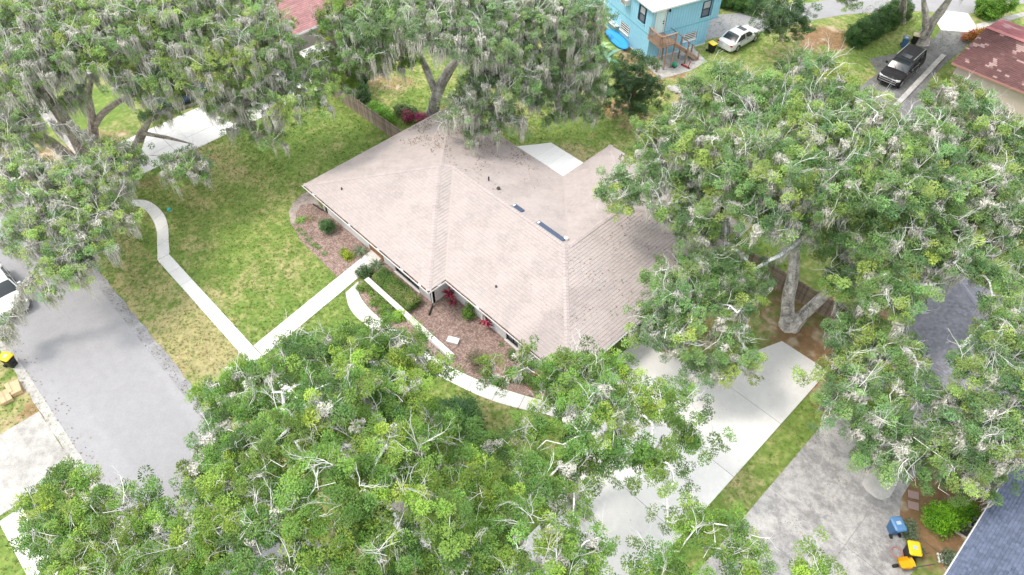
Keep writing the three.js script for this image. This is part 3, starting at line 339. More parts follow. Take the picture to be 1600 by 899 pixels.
{ const p = at(1500, 545, 3.9), q = at(1540, 505, 3.9), o = single('roof_gutter', 'loose white gutter lying across the slate garage roof', 'gutter', new GB().beam([p.x, 3.98, p.z], [q.x, 3.98, q.z], 0.22, 0.12), M.white); }
{ const h = gableHouse('maroon_house', 'house with a faded maroon roof beyond the pale driveway', -66, -47, -53.9, -22.5, 2.9, 0.3, [0.34, 0.18, 0.18], { seed: 521, amp: 0.3, hip: true, wall: mat([0.5, 0.45, 0.4], 0.9) }); }
{ // red roofed house at the right
  const h = thing('red_roof_house', 'house with a dark red hip roof beside the black SUV', 'house'); const c = at(1537, 42, 3.9), e0 = at(1503, 90, 2.8), r = RNG(4); const x0 = -12.7, z1 = -64.2, zr = -69.4, E = 2.8, R = 4.05;
  const front = { poly: [[x0, z1], [6, z1], [6, zr], [-12.5, zr]], n: [0, 1], e: z1 }, bk = { poly: [[-12.5, zr], [6, zr], [6, -74.5], [x0, -74.5]], n: [0, -1], e: 74.5 }; const g = new GB(), g2 = new GB(), p = (R - E) / (z1 - zr);
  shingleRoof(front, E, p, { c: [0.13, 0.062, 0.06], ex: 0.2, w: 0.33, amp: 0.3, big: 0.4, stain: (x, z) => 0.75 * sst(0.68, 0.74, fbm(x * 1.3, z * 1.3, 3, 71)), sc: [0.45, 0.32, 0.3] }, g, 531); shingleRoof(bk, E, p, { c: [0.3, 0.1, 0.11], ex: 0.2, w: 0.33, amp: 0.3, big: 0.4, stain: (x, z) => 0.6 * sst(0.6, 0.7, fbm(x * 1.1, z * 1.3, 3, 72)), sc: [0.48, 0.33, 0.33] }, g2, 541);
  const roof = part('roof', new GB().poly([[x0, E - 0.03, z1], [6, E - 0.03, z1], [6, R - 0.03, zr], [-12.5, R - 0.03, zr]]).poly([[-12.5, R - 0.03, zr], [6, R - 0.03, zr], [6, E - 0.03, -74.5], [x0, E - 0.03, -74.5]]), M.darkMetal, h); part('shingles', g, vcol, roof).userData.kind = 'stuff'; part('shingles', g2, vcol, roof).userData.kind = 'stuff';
  const cap = new GB(); capRow(cap, [-12.55, R + 0.01, zr], [6, R + 0.01, zr], [0.5, 0.2, 0.2], 8, 0.22); part('ridge_cap', cap, vcol, roof).userData.kind = 'stuff'; part('roof_vent', new GB().box(-8.6, R - 0.15, zr - 1.3, 0.9, 0.2, 0.5), mat([0.3, 0.25, 0.25], 0.8), roof);
  part('wall', new GB().prism([[x0 + 0.45, z1 - 0.5], [5.5, z1 - 0.5], [5.5, -74], [x0 + 0.45, -74]], 0, E), mat([0.5, 0.42, 0.38], 0.9), h); part('gable', new GB().poly([[x0 + 0.45, E, z1 - 0.5], [x0 + 0.45, E, -74], [x0 + 0.45, R - 0.1, zr]]), mat([0.5, 0.42, 0.38], 0.9), h); part('fascia', new GB().box(-3.3, E - 0.08, z1 + 0.02, 18.7, 0.16, 0.04), mat([0.4, 0.2, 0.18], 0.7), h);
}
// ---------------------------------------------------------------- fences
function boardFence(name, label, a, b, hgt, m) { // every board a piece
  const t = thing(name, label, 'fence', [a[0], 0, a[1]], Math.atan2(a[1] - b[1], b[0] - a[0])), L = Math.hypot(b[0] - a[0], b[1] - a[1]), n = Math.round(L / 0.15), ms = [0.8, 0.95, 1.08, 1.2].map((k) => { const q = m.clone(); q.color.multiplyScalar(k); return q; }), gs = [0, 1, 2].map((k) => new GB().box(0, (hgt - k * 0.025) / 2 + 0.02, 0, 0.138, hgt - k * 0.025, 0.02).geo());
  for (let i = 0; i < n; i++) { const o = part('board', gs[Math.floor(hash(i, n, 3) * 3)], ms[Math.floor(hash(i, n, 4) * 4)], t); o.position.set((i + 0.5) * L / n, 0, (hash(i, n, 5) - 0.5) * 0.012); o.rotation.z = (hash(i, n, 6) - 0.5) * 0.02; }
  for (const y of [0.35, hgt * 0.55, hgt - 0.2]) part('rail', new GB().box(L / 2, y, -0.04, L, 0.09, 0.04), ms[1], t); const k = Math.max(1, Math.round(L / 2.4)); for (let i = 0; i <= k; i++) part('post', new GB().box(i * L / k, hgt / 2, -0.09, 0.09, hgt, 0.09), ms[0], t); return t;
}
boardFence('wooden_fence', 'weathered wooden fence running from the house corner past the front lawn', [-49.2, -26.0], [-36.6, -26.05], 1.5, M.greyWood);
boardFence('wooden_fence', 'dark weathered fence behind the forked oak', [-14.2, -34.5], [-5.2, -34.6], 1.6, M.greyWood);
boardFence('wooden_fence', 'shaded wooden fence at the back of the yard under mossy branches', [-49.2, -26.2], [-50.6, -38.5], 1.5, M.greyWood);
{ const a = at(998, 527), b = at(1036, 549), t = thing('vinyl_fence', 'short white vinyl fence panel beside the garage corner', 'fence'); for (let i = 0; i < 8; i++) { const f = (i + 0.5) / 8; part('picket', new GB().box(a.x + (b.x - a.x) * f, 0.62, a.z + (b.z - a.z) * f, 0.25, 1.15, 0.03, Math.atan2(a.z - b.z, b.x - a.x)), M.white, t); } part('rail', new GB().beam([a.x, 1.22, a.z], [b.x, 1.22, b.z], 0.07, 0.08), M.white, t); }
// ---------------------------------------------------------------- vehicles
function loft(rings, cap = true) { // rings of equal length -> smooth indexed surface
  const n = rings[0].length, p = [], ix = []; for (const R of rings) for (const q of R) p.push(...q); for (let i = 0; i + 1 < rings.length; i++) for (let j = 0; j < n; j++) { const k = (j + 1) % n, a = i * n + j, b = i * n + k, c = a + n, d = b + n; ix.push(a, b, d, a, d, c); }
  if (cap) for (const [e, fl] of [[0, 1], [rings.length - 1, 0]]) { const o = p.length / 3, R = rings[e]; for (const q of R) p.push(...q); for (let j = 1; j + 1 < n; j++) fl ? ix.push(o, o + j + 1, o + j) : ix.push(o, o + j, o + j + 1); }
  const g = new THREE.BufferGeometry(); g.setAttribute('position', new THREE.BufferAttribute(new Float32Array(p), 3)); g.setAttribute('uv', new THREE.BufferAttribute(new Float32Array(p.length / 3 * 2), 2)); g.setIndex(ix); g.computeVertexNormals(); return g;
}
const carGlass = mat([0.025, 0.035, 0.042], 0.2), tailRed = mat([0.4, 0.015, 0.015], 0.25), lampClear = mat([0.7, 0.7, 0.68], 0.15);
function car(name, label, p, ry, s) { // front at +x ; s: body numbers
  const t = thing(name, label, 'car', [p[0], 0, p[1]], ry, s.group), paint = new THREE.MeshPhysicalMaterial({ color: new THREE.Color().setRGB(...s.c), roughness: s.coat ? 0.7 : 0.45, clearcoat: s.coat ?? 0.7, clearcoatRoughness: 0.25, side: THREE.DoubleSide });
  const { L, W, belt, hood, deck, roof, gc, ws, wb, rb, rs } = s, hl = L / 2, hw = W / 2; // ws/wb windscreen base/top x, rb/rs rear glass base/top x
  const st = []; const prof = [[-hl, 0.55, deck - 0.12, 0.86], [-hl + 0.06, 0.32, deck - 0.02, 0.92], [-hl + 0.3, gc, deck, 0.97], [rb - 0.1, gc, deck + (belt - deck) * 0.7, 1], [rb + 0.5, gc, belt, 1], [0, gc, belt, 1], [ws - 0.3, gc, belt - 0.005, 1], [ws, gc, belt - 0.03, 1], [ws + 0.35, gc, hood + 0.02, 0.985], [hl - 0.6, gc, hood - 0.03, 0.96], [hl - 0.32, gc, hood - 0.09, 0.9], [hl - 0.13, gc + 0.02, hood - 0.18, 0.8], [hl - 0.03, gc + 0.06, hood - 0.3, 0.66], [hl, gc + 0.12, hood - 0.42, 0.5]];
  for (const [x, b, tp, k] of prof) { const w = hw * k, m = b + (tp - b) * 0.55; const R = [[w * 0.9, b], [w * 0.99, b + 0.12], [w, m], [w * 0.975, m + (tp - m) * 0.65], [w * 0.93, tp - 0.02], [w * 0.8, tp + 0.005], [w * 0.4, tp + 0.035], [0, tp + 0.045]]; const full = [...R, ...R.slice(0, -1).reverse().map(([z, y]) => [-z, y])]; st.push(full.map(([z, y]) => [x, y, z])); }
  part('body', loft(st), paint, t);
  const gh = (x, y, k, tw) => { const R = [[hw * 0.93 * k, y[0]], [hw * (0.93 - 0.16 * tw) * k, y[1] - 0.07], [hw * (0.93 - 0.22 * tw) * k, y[1] - 0.015], [hw * 0.35 * k, y[1] + 0.02], [0, y[1] + 0.025]]; return [...R, ...R.slice(0, -1).reverse().map(([z, q]) => [-z, q])].map(([z, q]) => [x, q, z]); };
  const yb = belt - 0.06; const rings = [gh(rb, [yb, yb + 0.04], 0.97, 0.2), gh((rb * 0.45 + rs * 0.55), [yb, belt + (roof - belt) * 0.6], 0.985, 0.7), gh(rs, [yb, roof - 0.03], 1, 1), gh((rs + wb) / 2, [yb, roof], 1, 1), gh(wb, [yb, roof - 0.04], 1, 1), gh(ws * 0.5 + wb * 0.5, [yb, belt + (roof - belt) * 0.48], 1, 0.6), gh(ws, [yb, yb + 0.05], 0.99, 0.1)];
  const cab = part('cabin_glass', loft(rings), carGlass, t);
  const rt = (x, y, k) => [[hw * 0.735 * k, y - 0.055], [hw * 0.71 * k, y - 0.008], [hw * 0.35 * k, y + 0.03], [0, y + 0.037], [-hw * 0.35 * k, y + 0.03], [-hw * 0.71 * k, y - 0.008], [-hw * 0.735 * k, y - 0.055], [0, y - 0.06]].map(([z, q]) => [x, q, z]);
  part('roof_panel', loft([rt(rs - 0.04, roof - 0.028, 1), rt(rs + 0.2, roof, 1.02), rt((rs + wb) / 2, roof + 0.008, 1.02), rt(wb - 0.2, roof - 0.012, 1.02), rt(wb + 0.05, roof - 0.05, 1)]), paint, t);
  for (const sg of [1, -1]) { const bz = sg * hw * 0.92, tz = sg * hw * 0.735, pl = (a, b, w, q) => part('pillar', new GB().beam(a, b, w, q), s.darkPillars ? M.black : paint, t); pl([ws + 0.02, belt - 0.02, bz * 0.99], [wb + 0.02, roof - 0.05, tz], 0.07, 0.06); pl([rb, belt - 0.02, bz * 0.96], [rs, roof - 0.04, tz], 0.12, 0.09); for (const x of s.pillars) pl([x, belt - 0.02, bz + sg * 0.012], [x - 0.04, roof - 0.05, tz + sg * 0.012], 0.09, 0.03); }
  for (const [x, z] of [[s.ax[0], 1], [s.ax[0], -1], [s.ax[1], 1], [s.ax[1], -1]]) {
    const zz = z * (hw - 0.11), w = part('wheel', new GB().cone([x, s.wr, zz - 0.115], [x, s.wr, zz + 0.115], s.wr, s.wr, 20, true), M.rubber, t); part('rim', new GB().cone([x, s.wr, zz + z * 0.116], [x, s.wr, zz + z * 0.124], s.wr * 0.66, s.wr * 0.62, 14, true), M.steel, w);
    const ar = new GB(); for (let i = 0; i < 12; i++) { const a = i / 12 * Math.PI, b = (i + 1) / 12 * Math.PI, r0 = s.wr * 1.0, r1 = s.wr * 1.2, zo = z * (hw + 0.004); ar.quad([x + Math.cos(a) * r0, s.wr + Math.sin(a) * r0, zo], [x + Math.cos(b) * r0, s.wr + Math.sin(b) * r0, zo], [x + Math.cos(b) * r1, s.wr + Math.sin(b) * r1, zo], [x + Math.cos(a) * r1, s.wr + Math.sin(a) * r1, zo]); } part('wheel_arch', ar, M.black, t);
  }
  for (const z of [1, -1]) {
    part('headlight', new GB().box(hl - 0.26, hood - 0.22, z * hw * 0.72, 0.34, 0.14, 0.26, z * 0.6), lampClear, t); part('taillight', new GB().box(-hl + 0.08, deck - 0.14, z * hw * 0.72, 0.16, s.tl || 0.13, 0.36, -z * 0.35), tailRed, t);
    const mr = part('mirror', new GB().box(ws - 0.35, belt + 0.1, z * (hw + 0.1), 0.12, 0.14, 0.2), paint, t); part('side_trim', new GB().box(0, belt - 0.045, z * (hw * 0.975), rs < 0 ? L * 0.5 : L * 0.4, 0.025, 0.02), s.trim || M.black, t);
    for (const x of s.handles) part('door_handle', new GB().box(x, belt - 0.14, z * (hw + 0.003), 0.17, 0.03, 0.03), s.trim || paint, t);
  }
  part('front_bumper', new GB().box(hl - 0.08, gc + 0.12, 0, 0.16, 0.2, W * 0.62), s.bump || paint, t); part('rear_bumper', new GB().box(-hl + 0.06, gc + 0.2, 0, 0.16, 0.2, W * 0.86), s.bump || paint, t); part('grille', new GB().box(hl - 0.06, hood - 0.33, 0, 0.1, 0.15, W * 0.46), M.black, t);
  part('license_plate', new GB().box(-hl - 0.005, deck - 0.26, 0, 0.02, 0.12, 0.3), M.white, t); return t;
}
const suvS = { L: 5.3, W: 2.02, belt: 1.18, hood: 1.14, deck: 1.12, roof: 1.88, gc: 0.34, ws: 1.18, wb: 0.5, rb: -2.58, rs: -2.35, ax: [1.7, -1.45], wr: 0.39, pillars: [-0.35, -1.45], handles: [0.1, -0.95], c: [0.005, 0.005, 0.007], darkPillars: true, trim: M.steel, coat: 0.12 };
{ const t = car('black_suv', 'black sport utility vehicle with roof rails on the asphalt drive', [-16.15, -63.95], -Math.PI / 2 + 0.03, suvS); // front towards +z
  for (const z of [0.74, -0.74]) part('roof_rail', new GB().beam([-2.2, 1.95, z], [0.25, 1.95, z], 0.05, 0.05), M.steel, t); for (const z of [1.02, -1.02]) part('running_board', new GB().box(0.1, 0.38, z, 2.3, 0.06, 0.2), M.chrome, t); for (const y of [0.62, 0.8, 0.96]) part('chrome_bar', new GB().box(2.62, y, 0, 0.09, 0.07, 1.5), M.chrome, t); part('sunroof', new GB().box(-0.1, 1.925, 0, 0.6, 0.012, 0.85), carGlass, t); for (const z of [0.1, -0.6]) part('wiper', new GB().beam([1.2, 1.2, z], [0.85, 1.5, z + 0.5], 0.02, 0.02), M.black, t); }
const sedS = { L: 4.6, W: 1.78, belt: 0.95, hood: 0.92, deck: 1.0, roof: 1.44, gc: 0.24, ws: 0.95, wb: 0.28, rb: -1.75, rs: -1.05, ax: [1.4, -1.3], wr: 0.32, pillars: [-0.25], handles: [0.0, -1.0], c: [0.6, 0.61, 0.62], trim: M.black };
{ const t = car('white_sedan', 'white sedan with a sunroof parked beside the blue house', [-29.05, -58.2], Math.PI / 2 - 0.05, sedS); part('sunroof', new GB().box(0.05, 1.475, 0, 0.5, 0.012, 0.8), carGlass, t); }
{ const p = at(28, 462, 0.5); car('white_hatchback', 'white hatchback driving on the pale street', [-44.15, 2.15], 0.02, { ...sedS, L: 4.6, W: 1.85, belt: 0.98, hood: 0.88, deck: 1.02, roof: 1.5, ws: 1.05, wb: 0.3 }); }
car('blue_car', 'dark blue car parked at the curb under the front oaks', [-65.6, -4.1], 0.05, { ...sedS, c: [0.02, 0.055, 0.14], roof: 1.5 });
{ const p = at(262, 160); car('blue_sedan', 'blue sedan half hidden under the oak branches by the pale driveway', [-56.1, -16.2], Math.PI / 2, { ...sedS, c: [0.012, 0.04, 0.12] }); }
{ const p = at(395, 148); car('black_car', 'black car parked on the pale driveway under moss', [-52.1, -21.6], Math.PI / 2, { ...sedS, c: [0.01, 0.01, 0.012], roof: 1.62, belt: 1.1, hood: 1.05, deck: 1.1 }); }
{ car('white_van', 'white vehicle parked beside the maroon roofed house', [-52.4, -28.6], Math.PI / 2, { ...suvS, coat: 0.6, c: [0.6, 0.6, 0.6], L: 4.9, roof: 1.8 }); }
// ---------------------------------------------------------------- bins and yard things
function bin(label, p, ry, body, lid, open, group = 'wheeled bins') {
  const t = thing('wheeled_bin', label, 'trash bin', [p[0], 0, p[1]], ry, group); t.scale.setScalar(0.9); const ring = (y, w, d) => { const P = []; for (const [a, b] of [[1, 0.8], [0.8, 1], [-0.8, 1], [-1, 0.8], [-1, -0.8], [-0.8, -1], [0.8, -1], [1, -0.8]]) P.push([a * d, y, b * w]); return P; };
  const b = part('body', loft([ring(0.06, 0.23, 0.27), ring(0.5, 0.27, 0.32), ring(0.9, 0.3, 0.37), ring(0.92, 0.33, 0.4), ring(0.98, 0.33, 0.4)]), body, t); part('rib', new GB().box(0.39, 0.7, 0, 0.02, 0.3, 0.3).box(0.36, 0.35, 0, 0.02, 0.2, 0.26), body, b);
  const g = loft([ring(0.0, 0.34, 0.42), ring(0.05, 0.33, 0.41), ring(0.09, 0.24, 0.3)]), l = part('lid', g, lid, t); l.position.set(0, 0.985, 0); if (open) { l.position.set(-0.55, 0.75, 0); l.rotation.z = 1.9; }
  part('lid_label', new GB().box(0.02, 1.08, 0, 0.2, 0.004, 0.26), open ? lid : mat([0.4, 0.48, 0.55], 0.6), t).visible = !open; for (const z of [-0.26, 0.26]) part('wheel', new GB().cone([-0.34, 0.13, z - 0.04], [-0.34, 0.13, z + 0.04], 0.13, 0.13, 12, true), M.rubber, t); part('handle', new GB().beam([-0.44, 0.96, -0.28], [-0.44, 0.96, 0.28], 0.04, 0.04), body, t); return t;
}
bin('blue wheeled bin with a light blue lid on the stained driveway', xz(1393, 830), 2.5, M.binBlue, M.binLightBlue);
bin('black wheeled bin with yellow lid standing beside the yellow wheelbarrow', xz(1418, 868), 2.2, M.binBlack, M.yellow);
bin('black wheeled bin with yellow lid on the grass at the street edge', xz(20, 571), 0.5, M.binBlack, M.yellow);
bin('black bin with a yellow lid at the blue house corner', [-29.9, -55.1], -0.2, M.binBlack, M.yellow);
bin('dark blue wheeled bin beside the pale leaning trunk', xz(1411, 73), -1.2, M.binBlue, mat([0.05, 0.09, 0.16], 0.5));
bin('black bin with a tan lid touching the pale leaning trunk', xz(1427, 68), -1.2, M.binBlack, mat([0.5, 0.42, 0.22], 0.5));
{ const p = at(1411, 885), t = thing('wheelbarrow', 'yellow wheelbarrow tray with a grey handle on the stained driveway', 'wheelbarrow', [p.x, 0, p.z], 0.9); const R = (y, w, d) => { const P = []; for (let i = 0; i < 12; i++) { const a = i / 12 * 6.283; P.push([Math.sign(Math.cos(a)) * Math.pow(Math.abs(Math.cos(a)), 0.5) * d, y, Math.sign(Math.sin(a)) * Math.pow(Math.abs(Math.sin(a)), 0.5) * w]); } return P; };
  part('tray', loft([R(0.45, 0.31, 0.42), R(0.25, 0.2, 0.28), R(0.25, 0.19, 0.27), R(0.44, 0.29, 0.4)], false), mat([0.75, 0.42, 0.01], 0.4), t); part('tray_floor', new GB().box(0, 0.26, 0, 0.52, 0.02, 0.36), mat([0.72, 0.4, 0.01], 0.4), t); for (const z of [1, -1]) part('handle', new GB().beam([0.2, 0.42, z * 0.25], [1.2, 0.72, z * 0.28], 0.04, 0.04), M.darkMetal, t); part('wheel', new GB().cone([-0.45, 0.16, -0.05], [-0.45, 0.16, 0.05], 0.16, 0.16, 14, true), M.rubber, t); for (const z of [1, -1]) part('leg', new GB().beam([0.3, 0.4, z * 0.2], [0.42, 0, z * 0.22], 0.03, 0.03), M.darkMetal, t); }
{ const p = at(1408, 860), t = new THREE.TorusGeometry(0.27, 0.022, 6, 24); t.rotateX(Math.PI / 2); t.translate(p.x - 0.1, 0.06, p.z + 0.3); single('garden_hose', 'coiled pink garden hose beside the yellow lidded bin', 'hose', t, mat([0.5, 0.16, 0.15], 0.6)); }
{ const p = at(1474, 874), t = thing('drain_grate', 'white slatted grate lying by the slate roofed house', 'grate', [p.x, 0, p.z], 0.6); for (let i = 0; i < 4; i++) part('slat', new GB().box(-0.24 + i * 0.16, 0.06, 0, 0.08, 0.03, 0.5), M.white, t); part('cross_bar', new GB().box(0, 0.03, 0.18, 0.6, 0.02, 0.04).box(0, 0.03, -0.18, 0.6, 0.02, 0.04), M.white, t); }
{ const p = at(1506, 826), t = thing('air_conditioner', 'black air conditioning unit beside the slate roofed house', 'air conditioner', [p.x, 0, p.z], 0.1); part('case', new RoundedBoxGeometry(0.85, 0.8, 0.85, 2, 0.05).translate(0, 0.46, 0), M.darkMetal, t); const f = part('fan_guard', new GB().cone([0, 0.865, 0], [0, 0.885, 0], 0.34, 0.34, 20, true), mat([0.3, 0.3, 0.31], 0.5), t); part('fan_blade', new GB().box(0, 0.9, 0, 0.58, 0.012, 0.13, 0.4).box(0, 0.9, 0, 0.12, 0.014, 0.56, 0.4), M.black, f); part('pad', new GB().box(0, 0.03, 0, 1.0, 0.06, 1.0), M.concrete, t); }
for (const [x, y, l] of [[1427, 774, 'square reddish paver at the driveway edge, nearer the oak'], [1427, 791, 'square reddish paver at the driveway edge, nearer the blue bin']]) { const p = at(x, y), o = single('paver', l, 'paver', new RoundedBoxGeometry(0.55, 0.05, 0.45, 1, 0.01).rotateY(0.5).translate(p.x, 0.035, p.z), mat([0.4, 0.29, 0.26], 0.9)); }
{ const p = at(1303, 563), t = thing('garden_post', 'wooden post with a yellow top leaning by the forked oak', 'post', [p.x, 0, p.z]); part('post_sleeve', new GB().cone([0, 0, 0], [0.1, 0.75, -0.1], 0.08, 0.07, 8, true), mat([0.8, 0.45, 0.02], 0.5), t); part('pole', new GB().cone([0.1, 0.72, -0.1], [0.9, 1.6, -1.4], 0.05, 0.045, 7, true), M.greyWood, t); }
{ const p = at(26, 609), t = thing('cardboard_boxes', 'flattened tan cardboard boxes left on the verge', 'box', [p.x, 0, p.z], -0.15), m = mat([1, 1, 1], 0.9, { map: speckle([0.5, 0.36, 0.22], 0.25, 2, 141, 128) }); part('box', new GB().box(0, 0.16, 0, 0.95, 0.28, 0.55), m, t); part('box', new GB().box(0.3, 0.14, 0.62, 0.9, 0.24, 0.6, 0.08), m, t); part('flap', new GB().box(-0.1, 0.33, 0.3, 0.8, 0.02, 0.22, 0.1), m, t); part('tape', new GB().box(0.3, 0.265, 0.62, 0.9, 0.004, 0.07, 0.08), mat([0.35, 0.25, 0.15], 0.4), t); }
{ const p = at(264, 328), o = single('valve_cover', 'small teal valve cover in the front lawn', 'cover', new GB().cone([p.x, 0, p.z], [p.x, 0.12, p.z], 0.16, 0.12, 10, true), mat([0.02, 0.4, 0.45], 0.5)); }
{ // blue board leaning by the blue house, logs
  const h = scene.getObjectByName('blue_house'), w = (x, y, z) => h.localToWorld(V(x, y, z)); h.updateMatrixWorld(true); const R = []; for (let i = 0; i <= 16; i++) { const u = i / 16 * 2 - 1, wd = 0.52 * Math.pow(Math.max(0, 1 - Math.pow(Math.abs(u), 2.6)), 0.6) + 0.005, ring = []; for (let j = 0; j < 10; j++) { const a = j / 10 * 6.283; ring.push([u * 1.8, Math.sin(a) * 0.07 + 0.1 * u * u, Math.cos(a) * wd]); } R.push(ring); }
  const c = w(-3.65, 0.42, 0.75), t = thing('kayak', 'bright blue pointed kayak leaning on the blue house wall', 'kayak', c.toArray(), -17 * Math.PI / 180); t.rotation.order = 'YXZ'; t.rotation.x = 0.62; part('hull', loft(R), mat([0.005, 0.28, 0.75], 0.35), t); part('rim', new GB().beam([-1.5, 0.14, 0.0], [1.5, 0.14, 0.0], 0.05, 0.02), mat([0.02, 0.35, 0.8], 0.4), t);
  const lg = thing('log_pile', 'pile of split logs at the foot of the blue house', 'logs'), r = RNG(77); for (let i = 0; i < 16; i++) { const x = -7.6 + r() * 2.3, z = 0.5 + r() * 0.7, y = 0.09 + (i > 9 ? 0.15 : 0), a = w(x, y, z), b = w(x + (r() - 0.3) * 1.0, y, z + (r() - 0.5) * 0.5); part('log', new GB().cone(a.toArray(), b.toArray(), 0.09, 0.08, 7, true), i % 3 ? M.greyWood : M.brownWood, lg); }
  const a = w(1.9, 0, -1.7), b = w(2.4, 0, -2.6); const kt = thing('toy_wagon', 'small green toy under the wooden deck', 'toy', a.toArray()); part('tub', new RoundedBoxGeometry(0.5, 0.3, 0.35, 2, 0.08).translate(0, 0.25, 0), mat([0.02, 0.3, 0.15], 0.5), kt); part('wheel', new GB().cone([-0.15, 0.1, -0.2], [-0.15, 0.1, 0.2], 0.1, 0.1, 10, true).cone([0.15, 0.1, -0.2], [0.15, 0.1, 0.2], 0.1, 0.1, 10, true), M.rubber, kt); const kr = thing('toy_scooter', 'small red toy scooter beside the wooden deck', 'toy', b.toArray()); part('frame', new GB().box(0, 0.12, 0, 0.7, 0.06, 0.16).beam([0.3, 0.12, 0], [0.42, 0.75, 0], 0.05, 0.05).beam([0.42, 0.75, -0.2], [0.42, 0.75, 0.2], 0.04, 0.04), mat([0.4, 0.02, 0.03], 0.5), kr); part('wheel', new GB().cone([0.38, 0.09, -0.03], [0.38, 0.09, 0.03], 0.09, 0.09, 10, true).cone([-0.38, 0.09, -0.03], [-0.38, 0.09, 0.03], 0.09, 0.09, 10, true), M.rubber, kr);
}
{ const a = at(1474, 88), b = at(1398, 168), t = single('curb_wall', 'low concrete strip beside the black SUV', 'curb', new GB().beam([a.x, 0.09, a.z], [b.x, 0.09, b.z], 0.42, 0.18), M.oldConcrete); }
{ const p = at(1062, 146), t = thing('stone_pile', 'heap of pale stones in the grass behind the back lawn', 'stones', [p.x, 0, p.z]), r = RNG(8); for (let i = 0; i < 14; i++) { const g = new THREE.IcosahedronGeometry(0.22 + 0.2 * r(), 1), q = g.attributes.position; for (let k = 0; k < q.count; k++) { const f = 0.8 + 0.4 * hash(Math.round(q.getX(k) * 50), Math.round(q.getY(k) * 50) + Math.round(q.getZ(k) * 50), i); q.setXYZ(k, q.getX(k) * f, q.getY(k) * f * 0.7, q.getZ(k) * f); } g.computeVertexNormals(); const o = part('stone', g, M.oldConcrete, t); o.position.set((r() - 0.5) * 2.2, 0.12, (r() - 0.5) * 1.4); } }
// ---------------------------------------------------------------- foliage pieces
const leafMat = new THREE.MeshStandardMaterial({ color: 0xffffff, roughness: 0.6, side: THREE.DoubleSide, });
const mossMat = mat([1, 1, 1], 1), barkMat = mat([1, 1, 1], 0.95, { map: speckle([0.33, 0.315, 0.295], 0.8, 3, 131, 256, [2, 8, 30]), vertexColors: true }), twigMat = mat([1, 1, 1], 0.95);
function tuft(seed, n, R, len, wid, flat = 0.7, droop = 0.2) {   // a spray of leaves round a short twig
  const r = RNG(seed), g = new GB();
  for (let i = 0; i < n; i++) {
    const a = r() * 6.283, q = Math.pow(r(), 0.45) * R, y = (r() - 0.4) * R * flat, o = V(Math.cos(a) * q, y, Math.sin(a) * q);
    const d = V(Math.cos(a) + (r() - 0.5) * 1.3, 0.35 + (r() - 0.5) * 1.0 - droop, Math.sin(a) + (r() - 0.5) * 1.3).normalize(), s = V().crossVectors(d, V(r() - 0.5, 1, r() - 0.5)).normalize(), nn = V().crossVectors(s, d);
    const L = len * (0.7 + 0.6 * r()), w = wid * (0.7 + 0.6 * r()) / 2, m = o.clone().addScaledVector(d, L * 0.5), t = o.clone().addScaledVector(d, L), l = m.clone().addScaledVector(s, w).addScaledVector(nn, w * 0.5), k = m.clone().addScaledVector(s, -w).addScaledVector(nn, w * 0.5);
    g.tri(o.toArray(), l.toArray(), t.toArray()); g.tri(o.toArray(), t.toArray(), k.toArray());
  }
  return g.geo();
}
function bareTwig(seed) {                                       // crooked leafless twig, about 1 m
  const r = RNG(seed), g = new GB();
  const grow = (p, d, L, rad, lev) => { const n = 3; for (let i = 0; i < n; i++) { d = d.clone().add(V((r() - 0.5) * 0.9, (r() - 0.42) * 0.7, (r() - 0.5) * 0.9)).normalize(); const q = p.clone().addScaledVector(d, L / n), r1 = rad * (1 - (i + 1) / n * 0.45); g.cone(p.toArray(), q.toArray(), rad * (1 - i / n * 0.45), r1, 4); p = q; if (lev < 2 && r() < 0.8) grow(p, d.clone().add(V((r() - 0.5) * 2, (r() - 0.3), (r() - 0.5) * 2)).normalize(), L * 0.55, r1 * 0.65, lev + 1); } };
  grow(V(0, 0, 0), V(r() - 0.5, 0.9, r() - 0.5).normalize(), 1.0, 0.016, 0); return g.geo();
}
function mossBeard(seed) {                                      // hanging strands, 1 m long, tapered to ragged ends
  const r = RNG(seed), g = new GB();
  for (let i = 0; i < 54; i++) {
    const a = r() * 6.283, q = Math.sqrt(r()) * 0.24; let p = V(Math.cos(a) * q, (r() - 0.6) * 0.1, Math.sin(a) * q * 0.6); const L = 0.15 + 0.85 * Math.pow(r(), 1.8), n = 4, w0 = 0.01 + 0.02 * r(), e = r() * 6.283; let lx = Math.cos(e), lz = Math.sin(e);
    for (let k = 0; k < n; k++) { const t0 = k / n, t1 = (k + 1) / n, z = p.clone().add(V((r() - 0.5) * 0.13 - p.x * 0.14, -L / n * (0.6 + 0.8 * r()), (r() - 0.5) * 0.13 - p.z * 0.14)), wa = w0 * (1 - t0 * 0.85), wb = w0 * (1 - t1 * 0.85), e2 = e + t1 * 1.5, mx = Math.cos(e2), mz = Math.sin(e2); g.quad([p.x - lx * wa, p.y, p.z - lz * wa], [p.x + lx * wa, p.y, p.z + lz * wa], [z.x + mx * wb, z.y, z.z + mz * wb], [z.x - mx * wb, z.y, z.z - mz * wb]); p = z; lx = mx; lz = mz; }
  }
  return g.geo();
}
const TUFT = [tuft(1, 78, 0.26, 0.1, 0.054, 0.8), tuft(2, 78, 0.27, 0.1, 0.052, 0.8), tuft(3, 78, 0.25, 0.1, 0.054, 1), tuft(4, 74, 0.25, 0.105, 0.052, 0.7)];
const TWIG = [bareTwig(11), bareTwig(12), bareTwig(13), bareTwig(15)], MOSS = [mossBeard(21), mossBeard(22), mossBeard(23)];
const _q = new THREE.Quaternion(), _e = new THREE.Euler(), _s = V(1, 1, 1), mtx = (p, rx, ry, rz, s, sy) => new THREE.Matrix4().compose(p, _q.setFromEuler(_e.set(rx, ry, rz)).clone(), V(s, sy || s, s));
